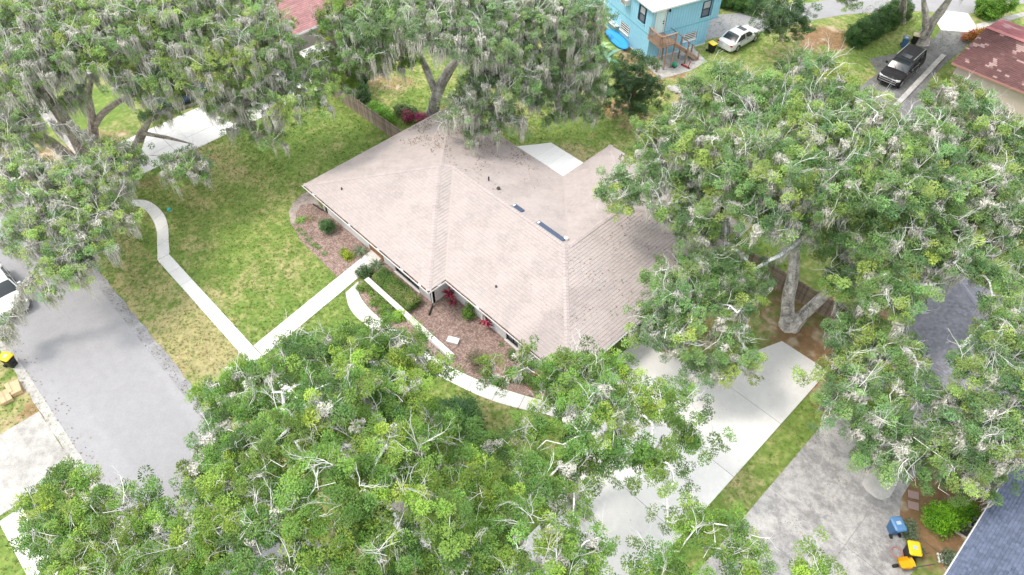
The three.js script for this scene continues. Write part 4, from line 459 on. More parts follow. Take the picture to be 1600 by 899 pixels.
const PAL = { oak: [[0.12, 0.25, 0.038], [0.18, 0.335, 0.042], [0.085, 0.185, 0.035], [0.28, 0.4, 0.048], [0.1, 0.22, 0.045], [0.145, 0.29, 0.045]], grey: [[0.14, 0.263, 0.084], [0.19, 0.33, 0.09], [0.101, 0.196, 0.067], [0.302, 0.409, 0.078], [0.123, 0.241, 0.09], [0.151, 0.286, 0.078]], pale: [[0.185, 0.318, 0.09], [0.244, 0.392, 0.09], [0.138, 0.254, 0.085], [0.329, 0.445, 0.095], [0.164, 0.297, 0.101]], sage: [[0.165, 0.283, 0.112], [0.212, 0.33, 0.118], [0.124, 0.212, 0.094], [0.183, 0.319, 0.094]], dark: [[0.05, 0.12, 0.03], [0.08, 0.16, 0.045], [0.06, 0.13, 0.05]], vivid: [[0.14, 0.3, 0.03], [0.2, 0.38, 0.04], [0.1, 0.24, 0.03]] };
let TUFTS = 0;
function tree(name, label, o) {                                  // o: base, stems [[px, py, h, r]...], lobes [px, py, h, r px, density?], seed, moss, twigs, palette
  const r = RNG(o.seed), nodes = [], B = o.base; const t = thing(name, label, 'tree', [B[0], 0, B[1]], 0, o.group); const O = V(B[0], 0, B[1]);
  const add = (p, par, fixed) => { const n = { p, par, len: par >= 0 ? nodes[par].len + p.distanceTo(nodes[par].p) : 0, w: 0, kids: 0, fixed }; nodes.push(n); return nodes.length - 1; };
  const stems = o.stems.map((s) => s.map(([px, py, h, rad]) => (o.world ? { p: V(px, h, py), rad } : { p: at(px, py, h), rad })));
  stems.forEach((s) => { const z = s[s.length - 1]; z.rad *= 0.3; if (s[0].p.y < 0.05) s.unshift({ p: s[0].p.clone().add(V(0, -0.5, 0)), rad: s[0].rad * 1.25 }); });
  const bark = o.bark || [1, 1, 1];
  const tubeOf = (pts, n, seed) => { // thick smooth tube with fluted bark
    const c = new THREE.CatmullRomCurve3(pts.map((q) => q.p)), N = pts.length * 7, ring = []; let x = V(1, 0, 0.2);
    for (let i = 0; i <= N; i++) { const u = i / N, p = c.getPoint(u), d = c.getTangent(u), f = u * (pts.length - 1), k = Math.min(pts.length - 2, Math.floor(f)), rad = pts[k].rad + (pts[k + 1].rad - pts[k].rad) * (f - k); x = x.clone().addScaledVector(d, -x.dot(d)).normalize(); const yv = V().crossVectors(d, x), R = []; for (let j = 0; j < n; j++) { const a = j / n * 6.283, w = rad * (1 + 0.22 * (fbm(j * 0.7 + seed, u * 6, 2, seed) - 0.5) + 0.12 * (vn(j * 1.9, u * 14, seed + 2) - 0.5) + (p.y < 0.9 ? 0.35 * (0.9 - p.y) * (0.6 + 0.7 * vn(j * 0.8, 1, seed)) : 0)); R.push(p.clone().addScaledVector(x, Math.cos(a) * w).addScaledVector(yv, Math.sin(a) * w).sub(O).toArray()); } ring.push(R); }
    const g = new GB(); for (let i = 0; i < N; i++) for (let j = 0; j < n; j++) { const k = (j + 1) % n, v = 0.75 + 0.5 * hash(j, i >> 1, seed + 9); g.color(bark.map((b) => b * v)); g.quad(ring[i][j], ring[i][k], ring[i + 1][k], ring[i + 1][j]); } g.poly(ring[N].slice().reverse()); return g;
  };
  stems.forEach((s, si) => { let par = -1; s.forEach((q, i) => { if (i === 0) { par = add(q.p, -1, true); return; } const a = s[i - 1], K = Math.max(1, Math.round(a.p.distanceTo(q.p) / 1.2)); for (let k = 1; k <= K; k++) par = add(a.p.clone().lerp(q.p, k / K), par, true); }); part('trunk', tubeOf(s, 12, o.seed + si), barkMat, t); });
  // twig ends wanted, spread through the lobes
  const tips = [], cell = new Map(), gap = o.gap || 0.86;
  for (const [px, py, h, rp, den = 1] of o.lobes) {
    const c = o.world ? V(px, h, py) : at(px, py, h), R = o.world ? rp : rp * c.distanceTo(camera.position) / FPX, n = Math.ceil(34 * den * (R / gap) ** 2 * 0.35);
    for (let i = 0, made = 0; i < n * 3 && made < n; i++) {
      const a = r() * 6.283, u = -0.55 + 1.55 * r(), q = Math.sqrt(Math.max(0, 1 - u * u)), rr = 0.5 + 0.5 * Math.sqrt(r()), p = V(Math.cos(a) * q * R * rr, u * R * 0.62 * rr, Math.sin(a) * q * R * rr); p.multiplyScalar(0.8 + 0.45 * fbm(a * 1.2, u * 2 + 5, 2, o.seed)).add(c);
      if (p.y < (o.minY || 1.6)) continue; const ci = Math.floor(p.x / gap), cj = Math.floor(p.y / gap), ck = Math.floor(p.z / gap); let ok = true;
      for (let x = -1; x < 2 && ok; x++) for (let y = -1; y < 2 && ok; y++) for (let z = -1; z < 2 && ok; z++) for (const e of cell.get((ci + x) * 1e6 + (cj + y) * 1e3 + ck + z) || []) if (e.distanceToSquared(p) < gap * gap * 0.7) { ok = false; break; }
      if (!ok) continue; const key = ci * 1e6 + cj * 1e3 + ck; if (!cell.has(key)) cell.set(key, []); cell.get(key).push(p); tips.push(p); made++;
    }
  }
  const top = nodes.filter((n) => n.fixed).reduce((a, b) => (b.p.y > a.p.y ? b : a)).p;
  tips.sort((a, b) => a.distanceToSquared(top) - b.distanceToSquared(top));
  const ends = [];
  for (const p of tips) {
    let best = -1, bd = 1e9; for (let i = 0; i < nodes.length; i++) { const n = nodes[i]; if (n.kids > 3 || (n.fixed && n.p.y < (o.clear || 2.5))) continue; const d = n.p.distanceTo(p), c = d + 0.13 * n.len + (n.p.y > p.y + 0.8 ? 0.8 * (n.p.y - p.y - 0.8) : 0) + n.kids * 0.25; if (c < bd) { bd = c; best = i; } }
    nodes[best].kids++; const a = nodes[best].p, L = a.distanceTo(p), K = Math.max(1, Math.round(L / 0.55)); let par = best; const bow = V((r() - 0.5), 0.35 + 0.5 * r(), (r() - 0.5)).multiplyScalar(L * 0.2);
    for (let k = 1; k <= K; k++) { const f = k / K, q = a.clone().lerp(p, f).addScaledVector(bow, Math.sin(f * Math.PI)); if (k < K) q.add(V((r() - 0.5) * 0.3, (r() - 0.5) * 0.24, (r() - 0.5) * 0.3)); par = add(q, par, false); }
    ends.push(par);
  }
  for (const e of ends) { let i = e; while (i >= 0) { nodes[i].w++; i = nodes[i].par; } }
  const lg = new GB(), br = o.branch || 0.0105;
  for (const n of nodes) { if (n.fixed || n.par < 0) continue; const q = nodes[n.par], r1 = br * Math.pow(n.w, 0.46), r0 = q.fixed ? Math.min(r1 * 1.5, 0.3) : br * Math.pow(q.w, 0.46) * 0.92, v = 0.85 + 0.7 * hash(Math.floor(n.p.x * 2), Math.floor(n.p.z * 2), 3), pale = n.w < 14 ? 1.35 : n.w < 60 ? 1.4 : 1.2; lg.color(bark.map((b, m) => b * v * pale * [0.95, 1.02, 1.1][m])); lg.cone(q.p.clone().sub(O).toArray(), n.p.clone().sub(O).toArray(), Math.min(r0, r1 * 1.6), r1, r1 > 0.07 ? 7 : 4); }
  const limbsPart = part('limbs', lg, barkMat, t); limbsPart.userData.kind = 'stuff';
  // leaves, bare twig ends, moss
  const L = [[], [], [], []], T = [[], [], [], []], Ms = [[], [], []], pal = PAL[o.palette || 'oak'], den = o.leaves || 12;
  for (const e of ends) {
    const p = nodes[e].p, q = nodes[nodes[e].par].p;
    const base = mix3(pal[Math.floor(r() * pal.length)], pal[Math.floor(r() * pal.length)], 0.35), cnt = Math.round(den * (0.6 + 0.8 * r()));
    const sub = [], sp = o.spread || 0.8; for (let i = 0; i < 5; i++) { const a = r() * 6.283, d = Math.sqrt(r()) * sp; sub.push(p.clone().lerp(q, r() * 0.5).add(V(Math.cos(a) * d, (r() - 0.35) * sp * 0.8 - 0.2 * d, Math.sin(a) * d))); }
    for (let i = 0; i < cnt; i++) { const a = r() * 6.283, d = Math.sqrt(r()) * 0.27 * (o.leaf || 1), k = i % 5, c = sub[k].clone().add(V(Math.cos(a) * d, (r() - 0.4) * 0.34, Math.sin(a) * d)).sub(O), v = (0.64 + 0.66 * hash(k, e, o.seed)) * (0.8 + 0.4 * r()), s = (o.leaf || 1) * (0.62 + 0.5 * r()); L[Math.floor(r() * 4)].push([mtx(c, (r() - 0.5) * 1.6, r() * 6.283, (r() - 0.5) * 1.6, s), base.map((x, m) => x * v * (m === 0 ? 0.88 + 0.25 * r() : 1))]); }
    if (r() < (o.twigs ?? 0.75)) { const n = 1 + Math.floor(r() * 2.4); for (let i = 0; i < n; i++) { const g = 0.48 + 0.35 * r(); T[Math.floor(r() * 4)].push([mtx(p.clone().lerp(q, r()).sub(O).add(V((r() - 0.5) * 0.5, 0.05, (r() - 0.5) * 0.5)), (r() - 0.5) * 1.5, r() * 6.283, (r() - 0.5) * 1.5, 0.45 + 0.8 * r()), [g, g * 0.985, g * 0.96]]); } }
  }
  const mossy = o.moss ?? 0.3;
  for (const n of nodes) { if (n.fixed || n.par < 0) continue; const zone = fbm(n.p.x * 0.33 + 9, n.p.z * 0.33 + o.seed, 2, 88); if (r() > mossy * (zone > 0.5 ? 2 : 0.6)) continue; const k = 1 + Math.floor(r() * 4); for (let i = 0; i < k; i++) { const len = Math.min(Math.max(0.3, n.p.y - 0.8), (o.mossLen || 1.5) * (0.4 + 1.0 * r() * r())), g = 0.85 + 0.4 * r(); Ms[Math.floor(r() * 3)].push([mtx(n.p.clone().sub(O).add(V((r() - 0.5) * 0.5, -0.02, (r() - 0.5) * 0.5)), (r() - 0.5) * 0.16, r() * 6.283, (r() - 0.5) * 0.16, 0.9 + 0.7 * r(), len), [0.53 * g, 0.53 * g, 0.465 * g]]); } }
  const crown = new THREE.Group(); crown.name = 'crown'; t.add(crown);
  L.forEach((l, i) => { TUFTS += l.length; if (l.length) inst('foliage', o.tufts ? o.tufts[i % o.tufts.length] : TUFT[i], leafMat, l, crown); });
  T.forEach((l, i) => l.length && inst('bare_twigs', TWIG[i], twigMat, l, crown)); Ms.forEach((l, i) => { TUFTS += l.length; l.length && inst('hanging_moss', MOSS[i], mossMat, l, crown); });
  return t;
}
// ---------------------------------------------------------------- garden plants
const TSM = [tuft(31, 30, 0.2, 0.09, 0.05, 0.9), tuft(32, 30, 0.2, 0.09, 0.045, 0.9)];
const stemMat = mat([0.2, 0.15, 0.1], 0.9);
function shrub(name, label, category, p, blobs, pal, o = {}) { // blobs [x, y, z, r] round p ; leaves through the outer shell
  const t = thing(name, label, category, [p[0], 0, p[1]], 0, o.group), r = RNG(o.seed || 1), A = [[], []]; const g = o.geo || TSM, sc = o.s || 1;
  for (const [x, y, z, R, ry] of blobs) { const n = Math.ceil((o.n || 60) * R * R / (sc * sc * 0.25)); for (let i = 0; i < n; i++) { const a = r() * 6.283, u = r() * 2 - 1, q = Math.sqrt(1 - u * u), k = Math.sqrt(0.35 + 0.65 * r()), c = V(x + Math.cos(a) * q * R * k, Math.max(0.05, y + u * (ry || R) * k), z + Math.sin(a) * q * R * k), b = pal[Math.floor(r() * pal.length)], v = 0.75 + 0.5 * r(); A[i & 1].push([mtx(c, (r() - 0.5) * 1.4, r() * 6.28, (r() - 0.5) * 1.4, sc * (0.75 + 0.5 * r())), b.map((m) => m * v)]); } }
  const f = new THREE.Group(); f.name = 'foliage'; t.add(f); A.forEach((l, i) => l.length && inst('leaves', g[i % g.length], leafMat, l, f)); const st = new GB(); for (const [x, y, z, R] of blobs) st.cone([x * 0.3, 0, z * 0.3], [x, Math.max(0.12, y), z], 0.03, 0.015, 5); part('stem', st, stemMat, t); return t;
}
function blades(name, label, category, p, n, len, wid, cols, o = {}) { // rosette of arching strap leaves, each a piece
  const t = thing(name, label, category, [p[0], 0, p[1]], 0, o.group), r = RNG(o.seed || 3), ms = cols.map((c) => mat(c, 0.55));
  for (let i = 0; i < n; i++) { const a = i * 2.4 + r() * 0.5, up = (o.up || 0.9) * (0.55 + 0.7 * r()), L = len * (0.7 + 0.5 * r()), g = new GB(), y0 = (o.y || 0.03) * (0.5 + 0.7 * r()); let q = V(Math.cos(a) * 0.03, y0, Math.sin(a) * 0.03), d = V(Math.cos(a), up, Math.sin(a)).normalize(); const s = V(-Math.sin(a), 0, Math.cos(a)); const K = 4; for (let k = 0; k < K; k++) { const w0 = wid * Math.sin((0.18 + 0.82 * k / K) * Math.PI), w1 = wid * Math.sin((0.18 + 0.82 * (k + 1) / K) * Math.PI), z = q.clone().addScaledVector(d, L / K); z.y = Math.max(0.03, z.y); g.quad(q.clone().addScaledVector(s, -w0 / 2).toArray(), q.clone().addScaledVector(s, w0 / 2).toArray(), z.clone().addScaledVector(s, w1 / 2).toArray(), z.clone().addScaledVector(s, -w1 / 2).toArray()); q = z; d.y -= 0.42; d.normalize(); } part('leaf', g, ms[i % ms.length], t); }
  if (o.y) part('stem', new GB().cone([0, 0, 0], [0, o.y, 0], 0.025, 0.02, 6), stemMat, t); return t;
}
const GR = PAL.vivid, DK = PAL.dark;
shrub('round_shrub', 'round dark green shrub in the left mulch bed', 'shrub', xz(513, 361), [[0, 0.45, 0, 0.48], [0.15, 0.7, 0.1, 0.3]], DK.map((c) => c.map((x) => x * 1.2)), { seed: 41, n: 70 });
{ const r = RNG(19), sp = [[467, 360], [474, 366.5], [482, 375], [490, 384], [497, 388], [507, 397]]; sp.forEach(([x, y], i) => blades('border_lily', 'small strappy green plant in the row edging the left bed', 'plant', xz(x, y), 16, 0.34, 0.035, [[0.07, 0.17, 0.02], [0.11, 0.24, 0.03]], { seed: 50 + i, group: 'row of small plants edging the left bed' })); }
blades('day_lily', 'wide clump of bright strappy leaves at the bed tip', 'plant', xz(470, 345), 30, 0.55, 0.045, [[0.12, 0.28, 0.03], [0.2, 0.36, 0.05]], { seed: 61 });
blades('dry_grass', 'dry tan grass clump behind the round shrub', 'plant', xz(484, 343), 26, 0.55, 0.03, [[0.3, 0.22, 0.1], [0.2, 0.2, 0.08]], { seed: 62 });
blades('agapanthus', 'grey green spiky clump left of the front door', 'plant', xz(563, 394), 40, 0.75, 0.05, [[0.13, 0.2, 0.11], [0.18, 0.26, 0.14], [0.1, 0.16, 0.08]], { seed: 63 });
blades('agapanthus', 'grey green spiky clump right of the front door', 'plant', xz(588, 416), 40, 0.75, 0.05, [[0.13, 0.2, 0.11], [0.18, 0.26, 0.14], [0.1, 0.16, 0.08]], { seed: 64 });
shrub('yellow_shrub', 'low yellow green plant beside the front walk', 'plant', xz(546, 402), [[0, 0.15, 0, 0.3], [-0.45, 0.12, 0.1, 0.24]], [[0.34, 0.42, 0.03], [0.2, 0.32, 0.03]], { seed: 65, n: 80 });
{ // clipped hedge block
  const a = xz(600, 447), t = thing('clipped_hedge', 'flat topped rectangular hedge behind the planter wall', 'hedge', [-26.95, 0, -16.15], 0), r = RNG(71), L = [[], []]; for (let i = 0; i < 1700; i++) { const f = r(), x = (r() - 0.5) * 3.5, z = (r() - 0.5) * 0.95; let c; if (f < 0.5) c = V(x, 0.55 + (r() - 0.5) * 0.1, z); else if (f < 0.75) c = V(x, r() * 0.55, (r() < 0.5 ? -1 : 1) * 0.46); else if (f < 0.85) c = V((r() < 0.5 ? -1 : 1) * 1.75, r() * 0.55, z); else c = V(x, r() * 0.5, z); const v = 0.7 + 0.6 * r(), q0 = fbm(x * 1.5 + 9, z * 1.5, 2, 4) + (r() - 0.5) * 0.5, b = q0 > 0.66 ? [0.26, 0.28, 0.1] : q0 > 0.45 ? [0.14, 0.24, 0.04] : [0.075, 0.16, 0.03]; L[i & 1].push([mtx(c, (r() - 0.5), r() * 6.28, (r() - 0.5), 0.55 + 0.4 * r()), b.map((q) => q * v)]); }
  const f = new THREE.Group(); f.name = 'foliage'; t.add(f); L.forEach((l, i) => inst('leaves', TSM[i], leafMat, l, f)); const st = new GB(); for (let i = 0; i < 12; i++) st.cone([-1.7 + i * 0.31, 0, 0], [-1.7 + i * 0.31, 0.45, (r() - 0.5) * 0.5], 0.03, 0.02, 5); part('stem', st, stemMat, t); }
shrub('clipped_shrub', 'small clipped shrub at the end of the planter wall', 'shrub', xz(569, 431), [[0, 0.35, 0, 0.42], [0.25, 0.35, -0.15, 0.34]], [[0.08, 0.15, 0.05], [0.06, 0.12, 0.04]], { seed: 72, n: 80 });
blades('red_cordyline', 'bright red leaved plant in the inner house corner', 'plant', xz(703, 470), 26, 0.5, 0.11, [[0.5, 0.03, 0.08], [0.35, 0.02, 0.05], [0.12, 0.02, 0.03]], { seed: 81, y: 0.75 });
blades('red_cordyline', 'smaller red plant below the inner house corner plant', 'plant', xz(708, 478), 16, 0.36, 0.09, [[0.42, 0.03, 0.07], [0.1, 0.02, 0.03]], { seed: 82, y: 0.4 });
blades('red_cordyline', 'dark red leaved plant against the long wall near the window', 'plant', xz(761, 515), 28, 0.5, 0.11, [[0.3, 0.03, 0.06], [0.45, 0.05, 0.1], [0.1, 0.02, 0.03]], { seed: 83, y: 0.8 });
shrub('wall_shrub', 'green shrub against the long white wall between red plants', 'shrub', xz(733, 496), [[0, 0.35, 0, 0.36], [-0.25, 0.75, -0.3, 0.2]], GR.map((c) => c.map((x) => x * 0.6)), { seed: 84, n: 70 });
shrub('grey_shrub', 'grey brown bare shrub in the mulch near the curved walk', 'shrub', xz(742, 566), [[0, 0.3, 0, 0.5], [0.5, 0.25, 0.1, 0.4]], [[0.13, 0.13, 0.07], [0.17, 0.13, 0.09]], { seed: 85, n: 26 });
blades('bed_sprout', 'small green sprout in the mulch below the hedge', 'plant', xz(643, 483), 12, 0.25, 0.05, [[0.1, 0.22, 0.03]], { seed: 86 });
blades('bed_sprout', 'small green sprout in the mulch beside the black window', 'plant', xz(783, 540), 10, 0.22, 0.05, [[0.1, 0.2, 0.03]], { seed: 87 });
shrub('lime_plant', 'lime green leafy plant in front of the planter wall', 'plant', xz(625, 498), [[0, 0.22, 0, 0.3]], [[0.3, 0.5, 0.03], [0.2, 0.4, 0.03]], { seed: 88, n: 80 });
{ const bl = [], r = RNG(91), P = beds.inner; for (let i = 0; i < 34; i++) { const f = r(), px = 563 + f * 60 + (r() - 0.5) * 10, py = 442 + f * 58 + (r() - 0.3) * 14, p = at(px, py); if (inPoly(p.x, p.z, P)) bl.push([p.x + 28, 0.12, p.z + 14.5, 0.14 + 0.14 * r(), 0.1]); } const t = shrub('ground_cover', 'leafy ground cover between the curved walk and planter wall', 'ground cover', [-28, -14.5], bl, [[0.12, 0.26, 0.03], [0.2, 0.36, 0.05], [0.08, 0.18, 0.03], [0.26, 0.26, 0.1]], { seed: 92, n: 90, s: 0.8 }); t.userData.kind = 'stuff'; }
for (const [x, y, l] of [[836, 600, 'brown red leaved shrub by the garage end of the mulch bed'], [800, 590, 'low green shrub at the garage end of the mulch bed']]) shrub('corner_shrub', l, 'shrub', xz(x, y), [[0, 0.3, 0, 0.4], [0.4, 0.3, -0.2, 0.35]], l[0] === 'b' ? [[0.2, 0.1, 0.03], [0.12, 0.16, 0.03]] : GR.map((c) => c.map((v) => v * 0.7)), { seed: x, n: 60 });
// back left corner by the fence
shrub('bright_fern', 'bright green fern clump along the wooden fence', 'plant', xz(598, 184), [[-0.9, 0.4, 0.1, 0.55], [0.2, 0.45, 0.1, 0.55], [1.1, 0.4, 0.2, 0.5]], [[0.2, 0.42, 0.04], [0.14, 0.34, 0.04]], { seed: 101, n: 55, geo: TUFT, s: 0.8 });
shrub('pink_bougainvillea', 'pink flowering shrub behind the left roof corner', 'shrub', xz(641, 192), [[-0.3, 0.5, 0, 0.5], [0.9, 0.6, -0.5, 0.5]], [[0.5, 0.03, 0.2], [0.38, 0.02, 0.14], [0.12, 0.12, 0.04]], { seed: 102, n: 60 });
shrub('dark_shrub', 'tall dark green shrubs in the fence corner', 'shrub', xz(560, 152), [[0, 1, 0, 0.9], [1, 0.8, 0.3, 0.7], [-0.6, 1.6, -1, 0.8]], DK, { seed: 103, n: 40, geo: TUFT, s: 0.9 });
shrub('grassy_clump', 'dark grassy clump in the shaded back yard corner', 'plant', xz(628, 178), [[0, 0.3, 0, 0.6], [0.8, 0.3, -0.4, 0.5]], [[0.07, 0.13, 0.04], [0.1, 0.15, 0.05]], { seed: 104, n: 60 });
// by the blue house and back street
for (let i = 0; i < 2; i++) blades('banana_plant', ['pale green banana plant beside the kayak', 'blue green banana plant behind the dark tree'][i], 'plant', xz([934, 946][i], [92, 104][i]), 11, 1.7, 0.42, [[[0.3, 0.42, 0.2], [0.2, 0.36, 0.12]], [[0.16, 0.3, 0.22], [0.1, 0.24, 0.14]]][i], { seed: 110 + i, y: 0.8, up: 1.5 });
shrub('street_hedge', 'dark green hedge across the drive from the white sedan', 'hedge', xz(1145, 14), [[-2, 0.8, 0.4, 1], [-0.6, 0.8, 0, 1], [0.8, 0.8, -0.5, 1], [2, 0.8, -1, 1]], [[0.06, 0.16, 0.03], [0.09, 0.2, 0.04]], { seed: 120, n: 34, geo: TUFT, s: 1 });
{ const a = at(1335, 68), b = at(1402, 28), bl = []; for (let i = 0; i < 9; i++) { const f = i / 8; bl.push([(b.x - a.x) * (f - 0.5), 0.75, (b.z - a.z) * (f - 0.5), 1.0 + 0.2 * hash(i, 2, 3)]); } shrub('clipped_row_hedge', 'dark rounded hedge row along the grass by the back street', 'hedge', [(a.x + b.x) / 2, (a.z + b.z) / 2], bl, [[0.05, 0.13, 0.03], [0.08, 0.17, 0.035]], { seed: 121, n: 30, geo: TUFT, s: 1 }); }
shrub('orange_croton', 'orange leaved shrub row at the red roof corner', 'shrub', xz(1520, 62), [[0, 0.45, 0, 0.55], [0.9, 0.5, -1.4, 0.55], [0.4, 0.45, -0.7, 0.5], [-0.4, 0.4, 0.8, 0.4]], [[0.5, 0.14, 0.02], [0.4, 0.08, 0.02], [0.3, 0.2, 0.03]], { seed: 122, n: 60, s: 1.2 });
shrub('street_bush', 'large bright green bush at the back street corner', 'shrub', xz(1541, 26), [[0, 1, 0, 1.3], [0.8, 1.6, -0.6, 1.1], [-0.7, 1.3, -0.5, 1]], GR, { seed: 123, n: 32, geo: TUFT, s: 1 });
shrub('lime_bush', 'large rounded lime green bush beside the stained driveway', 'shrub', xz(1468, 822), [[-0.15, 0.65, 0.1, 0.8], [0.2, 0.7, -0.6, 0.7], [0.45, 0.75, -1.2, 0.55]], [[0.16, 0.4, 0.01], [0.22, 0.46, 0.02], [0.11, 0.3, 0.01]], { seed: 124, n: 60 });
shrub('spiky_ground_plants', 'grey green ground plants behind the blue bin', 'plant', xz(1418, 826), [[0, 0.15, 0, 0.3], [0.4, 0.15, 0.4, 0.28], [0.8, 0.2, 0.9, 0.3], [2.2, 0.2, 0.1, 0.4]], [[0.12, 0.18, 0.1], [0.16, 0.22, 0.13]], { seed: 125, n: 60 });
shrub('yard_shrub', 'green shrubs below the garage eave under the forked oak', 'shrub', xz(1080, 470), [[0, 0.6, 0, 0.7], [0.2, 0.6, -1.3, 0.7], [-0.2, 0.9, -2.4, 0.7]], GR.map((c) => c.map((v) => v * 0.7)), { seed: 126, n: 34, geo: TUFT, s: 0.9 });
shrub('front_shrub', 'dark shrub under the front lawn oak beside the curved walk', 'shrub', xz(722, 668), [[0, 1, 0, 1.1], [0.9, 0.8, 0.4, 0.9], [-0.8, 0.8, 0.5, 0.9]], DK.map((c) => c.map((v) => v * 1.5)), { seed: 127, n: 34, geo: TUFT, s: 1 });

// ---------------------------------------------------------------- grass relief and fallen leaves
{ const r = RNG(401), g = [201, 202].map((s) => { const q = RNG(s), b = new GB(); for (let i = 0; i < 9; i++) { const a = q() * 6.283, d = q() * 0.07, x = Math.cos(a) * d, z = Math.sin(a) * d, e = q() * 6.283, w = 0.008 + 0.006 * q(), L = 0.05 + 0.06 * q(), lx = Math.cos(a) * L * 0.6, lz = Math.sin(a) * L * 0.6; b.tri([x - Math.cos(e) * w, 0, z - Math.sin(e) * w], [x + Math.cos(e) * w, 0, z + Math.sin(e) * w], [x + lx, L, z + lz]); } return b.geo(); }), L = [[], []];
  const solid = [rect(-36.6, -30, -14, -17.2), rect(-25, -34.6, -14, -29), rect(-2.3, -41, 15, -30.3), rect(5.8, -33.5, 15, -4)], ok = (x, z) => !paved.some((P) => inPoly(x, z, P)) && !solid.some((P) => inPoly(x, z, P));
  const zones = [[-50, -17.5, -9, -3.1, 36], [-50, -30, -37, -17, 24], [-48, -46, -10, -30, 22], [-4.2, -31, -2.5, -12, 40], [-44, 3.6, -22, 12, 26], [-36, -62, -16, -46, 14], [-24, -76, -14, -62, 14]];
  for (const [x0, z0, x1, z1, d] of zones) { const n = Math.round((x1 - x0) * (z1 - z0) * d); for (let i = 0; i < n; i++) { const x = x0 + (x1 - x0) * r(), z = z0 + (z1 - z0) * r(), k = fbm(x * 1.3, z * 1.3, 2, 2); if (!ok(x, z)) continue; const v = 0.8 + 0.5 * r(), dry = fbm(x * 0.2, z * 0.2, 3, 1) * 0.5 + r() * 0.6 > 0.66; L[i & 1].push([mtx(V(x, 0, z), (r() - 0.5) * 0.3, r() * 6.28, (r() - 0.5) * 0.3, 0.6 + 0.6 * r()), (dry ? [0.4, 0.34, 0.17] : k > 0.52 ? [0.22, 0.33, 0.065] : [0.165, 0.275, 0.05]).map((q) => q * v)]); } }
  const gm = mat([1, 1, 1], 0.9), o = new THREE.Group(); o.name = 'grass'; o.userData = { kind: 'stuff', label: 'short grass blades all over the lawns', category: 'grass' }; scene.add(o); L.forEach((l, i) => inst('blades', g[i], gm, l, o)); console.log('grass', L[0].length * 2);
}
{ const r = RNG(402), g = new GB().quad([-0.04, 0, 0], [0, 0.012, -0.022], [0.045, 0, 0], [0, 0.012, 0.022]).geo(), L = []; const put = (x, y, z, s) => { const v = 0.6 + 0.8 * r(), c = [[0.2, 0.12, 0.06], [0.3, 0.2, 0.09], [0.12, 0.07, 0.045], [0.22, 0.22, 0.08]][Math.floor(r() * 4)]; L.push([mtx(V(x, y + 0.02, z), (r() - 0.5) * 0.6, r() * 6.28, (r() - 0.5) * 0.6, s * (0.7 + 0.8 * r())), c.map((q) => q * v)]); };
  for (let i = 0; i < 2600; i++) { const x = -37 + 12 * r() * r() + (r() < 0.5 ? 4 * r() : 0), z = -30 + 6 * Math.pow(r(), 1.4); const d = Math.min(z + 30.15, x + 37.25); if (x > -25 || d < 0) continue; if (fbm(x * 0.8, z * 0.8, 3, 9) < 0.45) continue; put(x, HE + PP * d + 0.02, z, 1); }
  for (let i = 0; i < 500; i++) { const x = -19 + 5.4 * r(), z = -34 + 14 * r(); const d = -13.48 - x; if (d < 0 || d > 5.9 || fbm(x * 0.7, z * 0.7, 3, 9) < 0.5) continue; put(x, HE + PP * d + 0.02, z, 1); }
  for (let i = 0; i < 500; i++) { const x = -13 + 9 * r(), z = -30 + 26 * r(); if (fbm(x * 0.5, z * 0.5, 3, 12) < 0.5) continue; put(x, 0.05, z, 0.6); } for (let i = 0; i < 1000; i++) { const x = -60 + 55 * r(), e = r(), z = r() < 0.6 ? -2.4 - 0.6 * r() : 3.5 - 0.9 * e * e; put(x, 0.02, z, 1); } for (let i = 0; i < 2200; i++) { const x = -2.5 + 7.3 * r(), z = -29.5 + 16 * r(); if (fbm(x * 0.6, z * 0.6, 3, 15) < 0.54) continue; put(x, 0.03, z, 0.6); } for (let i = 0; i < 3000; i++) { const x = -50 + 41 * r(), z = -17 + 13.6 * r(); if (!paved.some((P) => inPoly(x, z, P))) put(x, 0.03, z, 0.9); }
  const o = inst('fallen_leaves', g, mat([1, 1, 1], 0.8), L, scene); o.userData = { kind: 'stuff', label: 'brown fallen leaves scattered over roof, paving and lawn', category: 'leaf litter' };
}
// ---------------------------------------------------------------- the oaks
const oakGroup = 'live oaks hung with moss';
tree('live_oak', 'forked oak standing between the white driveway and the side fence', { base: xz(1233, 510), seed: 301, leaves: 12.5, group: oakGroup, moss: 0.62, palette: 'grey', bark: [1.5, 1.5, 1.5],
  stems: [[[1230, 508, 0, .46], [1231, 470, 1.9, .38], [1240, 425, 4.2, .33], [1244, 375, 6.6, .28], [1262, 335, 8.8, .22]], [[1238, 510, 0, .42], [1262, 486, 1.3, .36], [1292, 458, 2.8, .32], [1330, 425, 4.8, .27], [1370, 370, 8, .2]]],
  lobes: [[965, 300, 7.5, 32], [1010, 262, 8.5, 38], [1045, 212, 9.5, 42], [1050, 292, 8.5, 46], [1110, 240, 11, 52], [1085, 340, 8, 42], [1120, 400, 7, 42], [1065, 450, 6, 46], [1010, 500, 5, 34], [1055, 520, 5, 38], [1130, 490, 5, 42], [1150, 562, 4.2, 34], [1100, 578, 4, 24], [1190, 170, 12, 55], [1130, 145, 11, 46], [1095, 165, 10, 36], [1270, 135, 12.5, 55], [1200, 255, 12.5, 55], [1190, 330, 10.5, 46], [1280, 215, 13, 60], [1335, 188, 12.5, 48], [1370, 265, 12.5, 60], [1432, 226, 12.5, 48], [1300, 300, 11.5, 46], [1350, 345, 9.5, 45], [1150, 320, 10, 40], [1165, 440, 6, 34], [1320, 455, 6, 26], [1308, 452, 4.6, 20], [1250, 350, 9.5, 24], [1335, 510, 4.5, 24], [1310, 395, 7, 24]] });
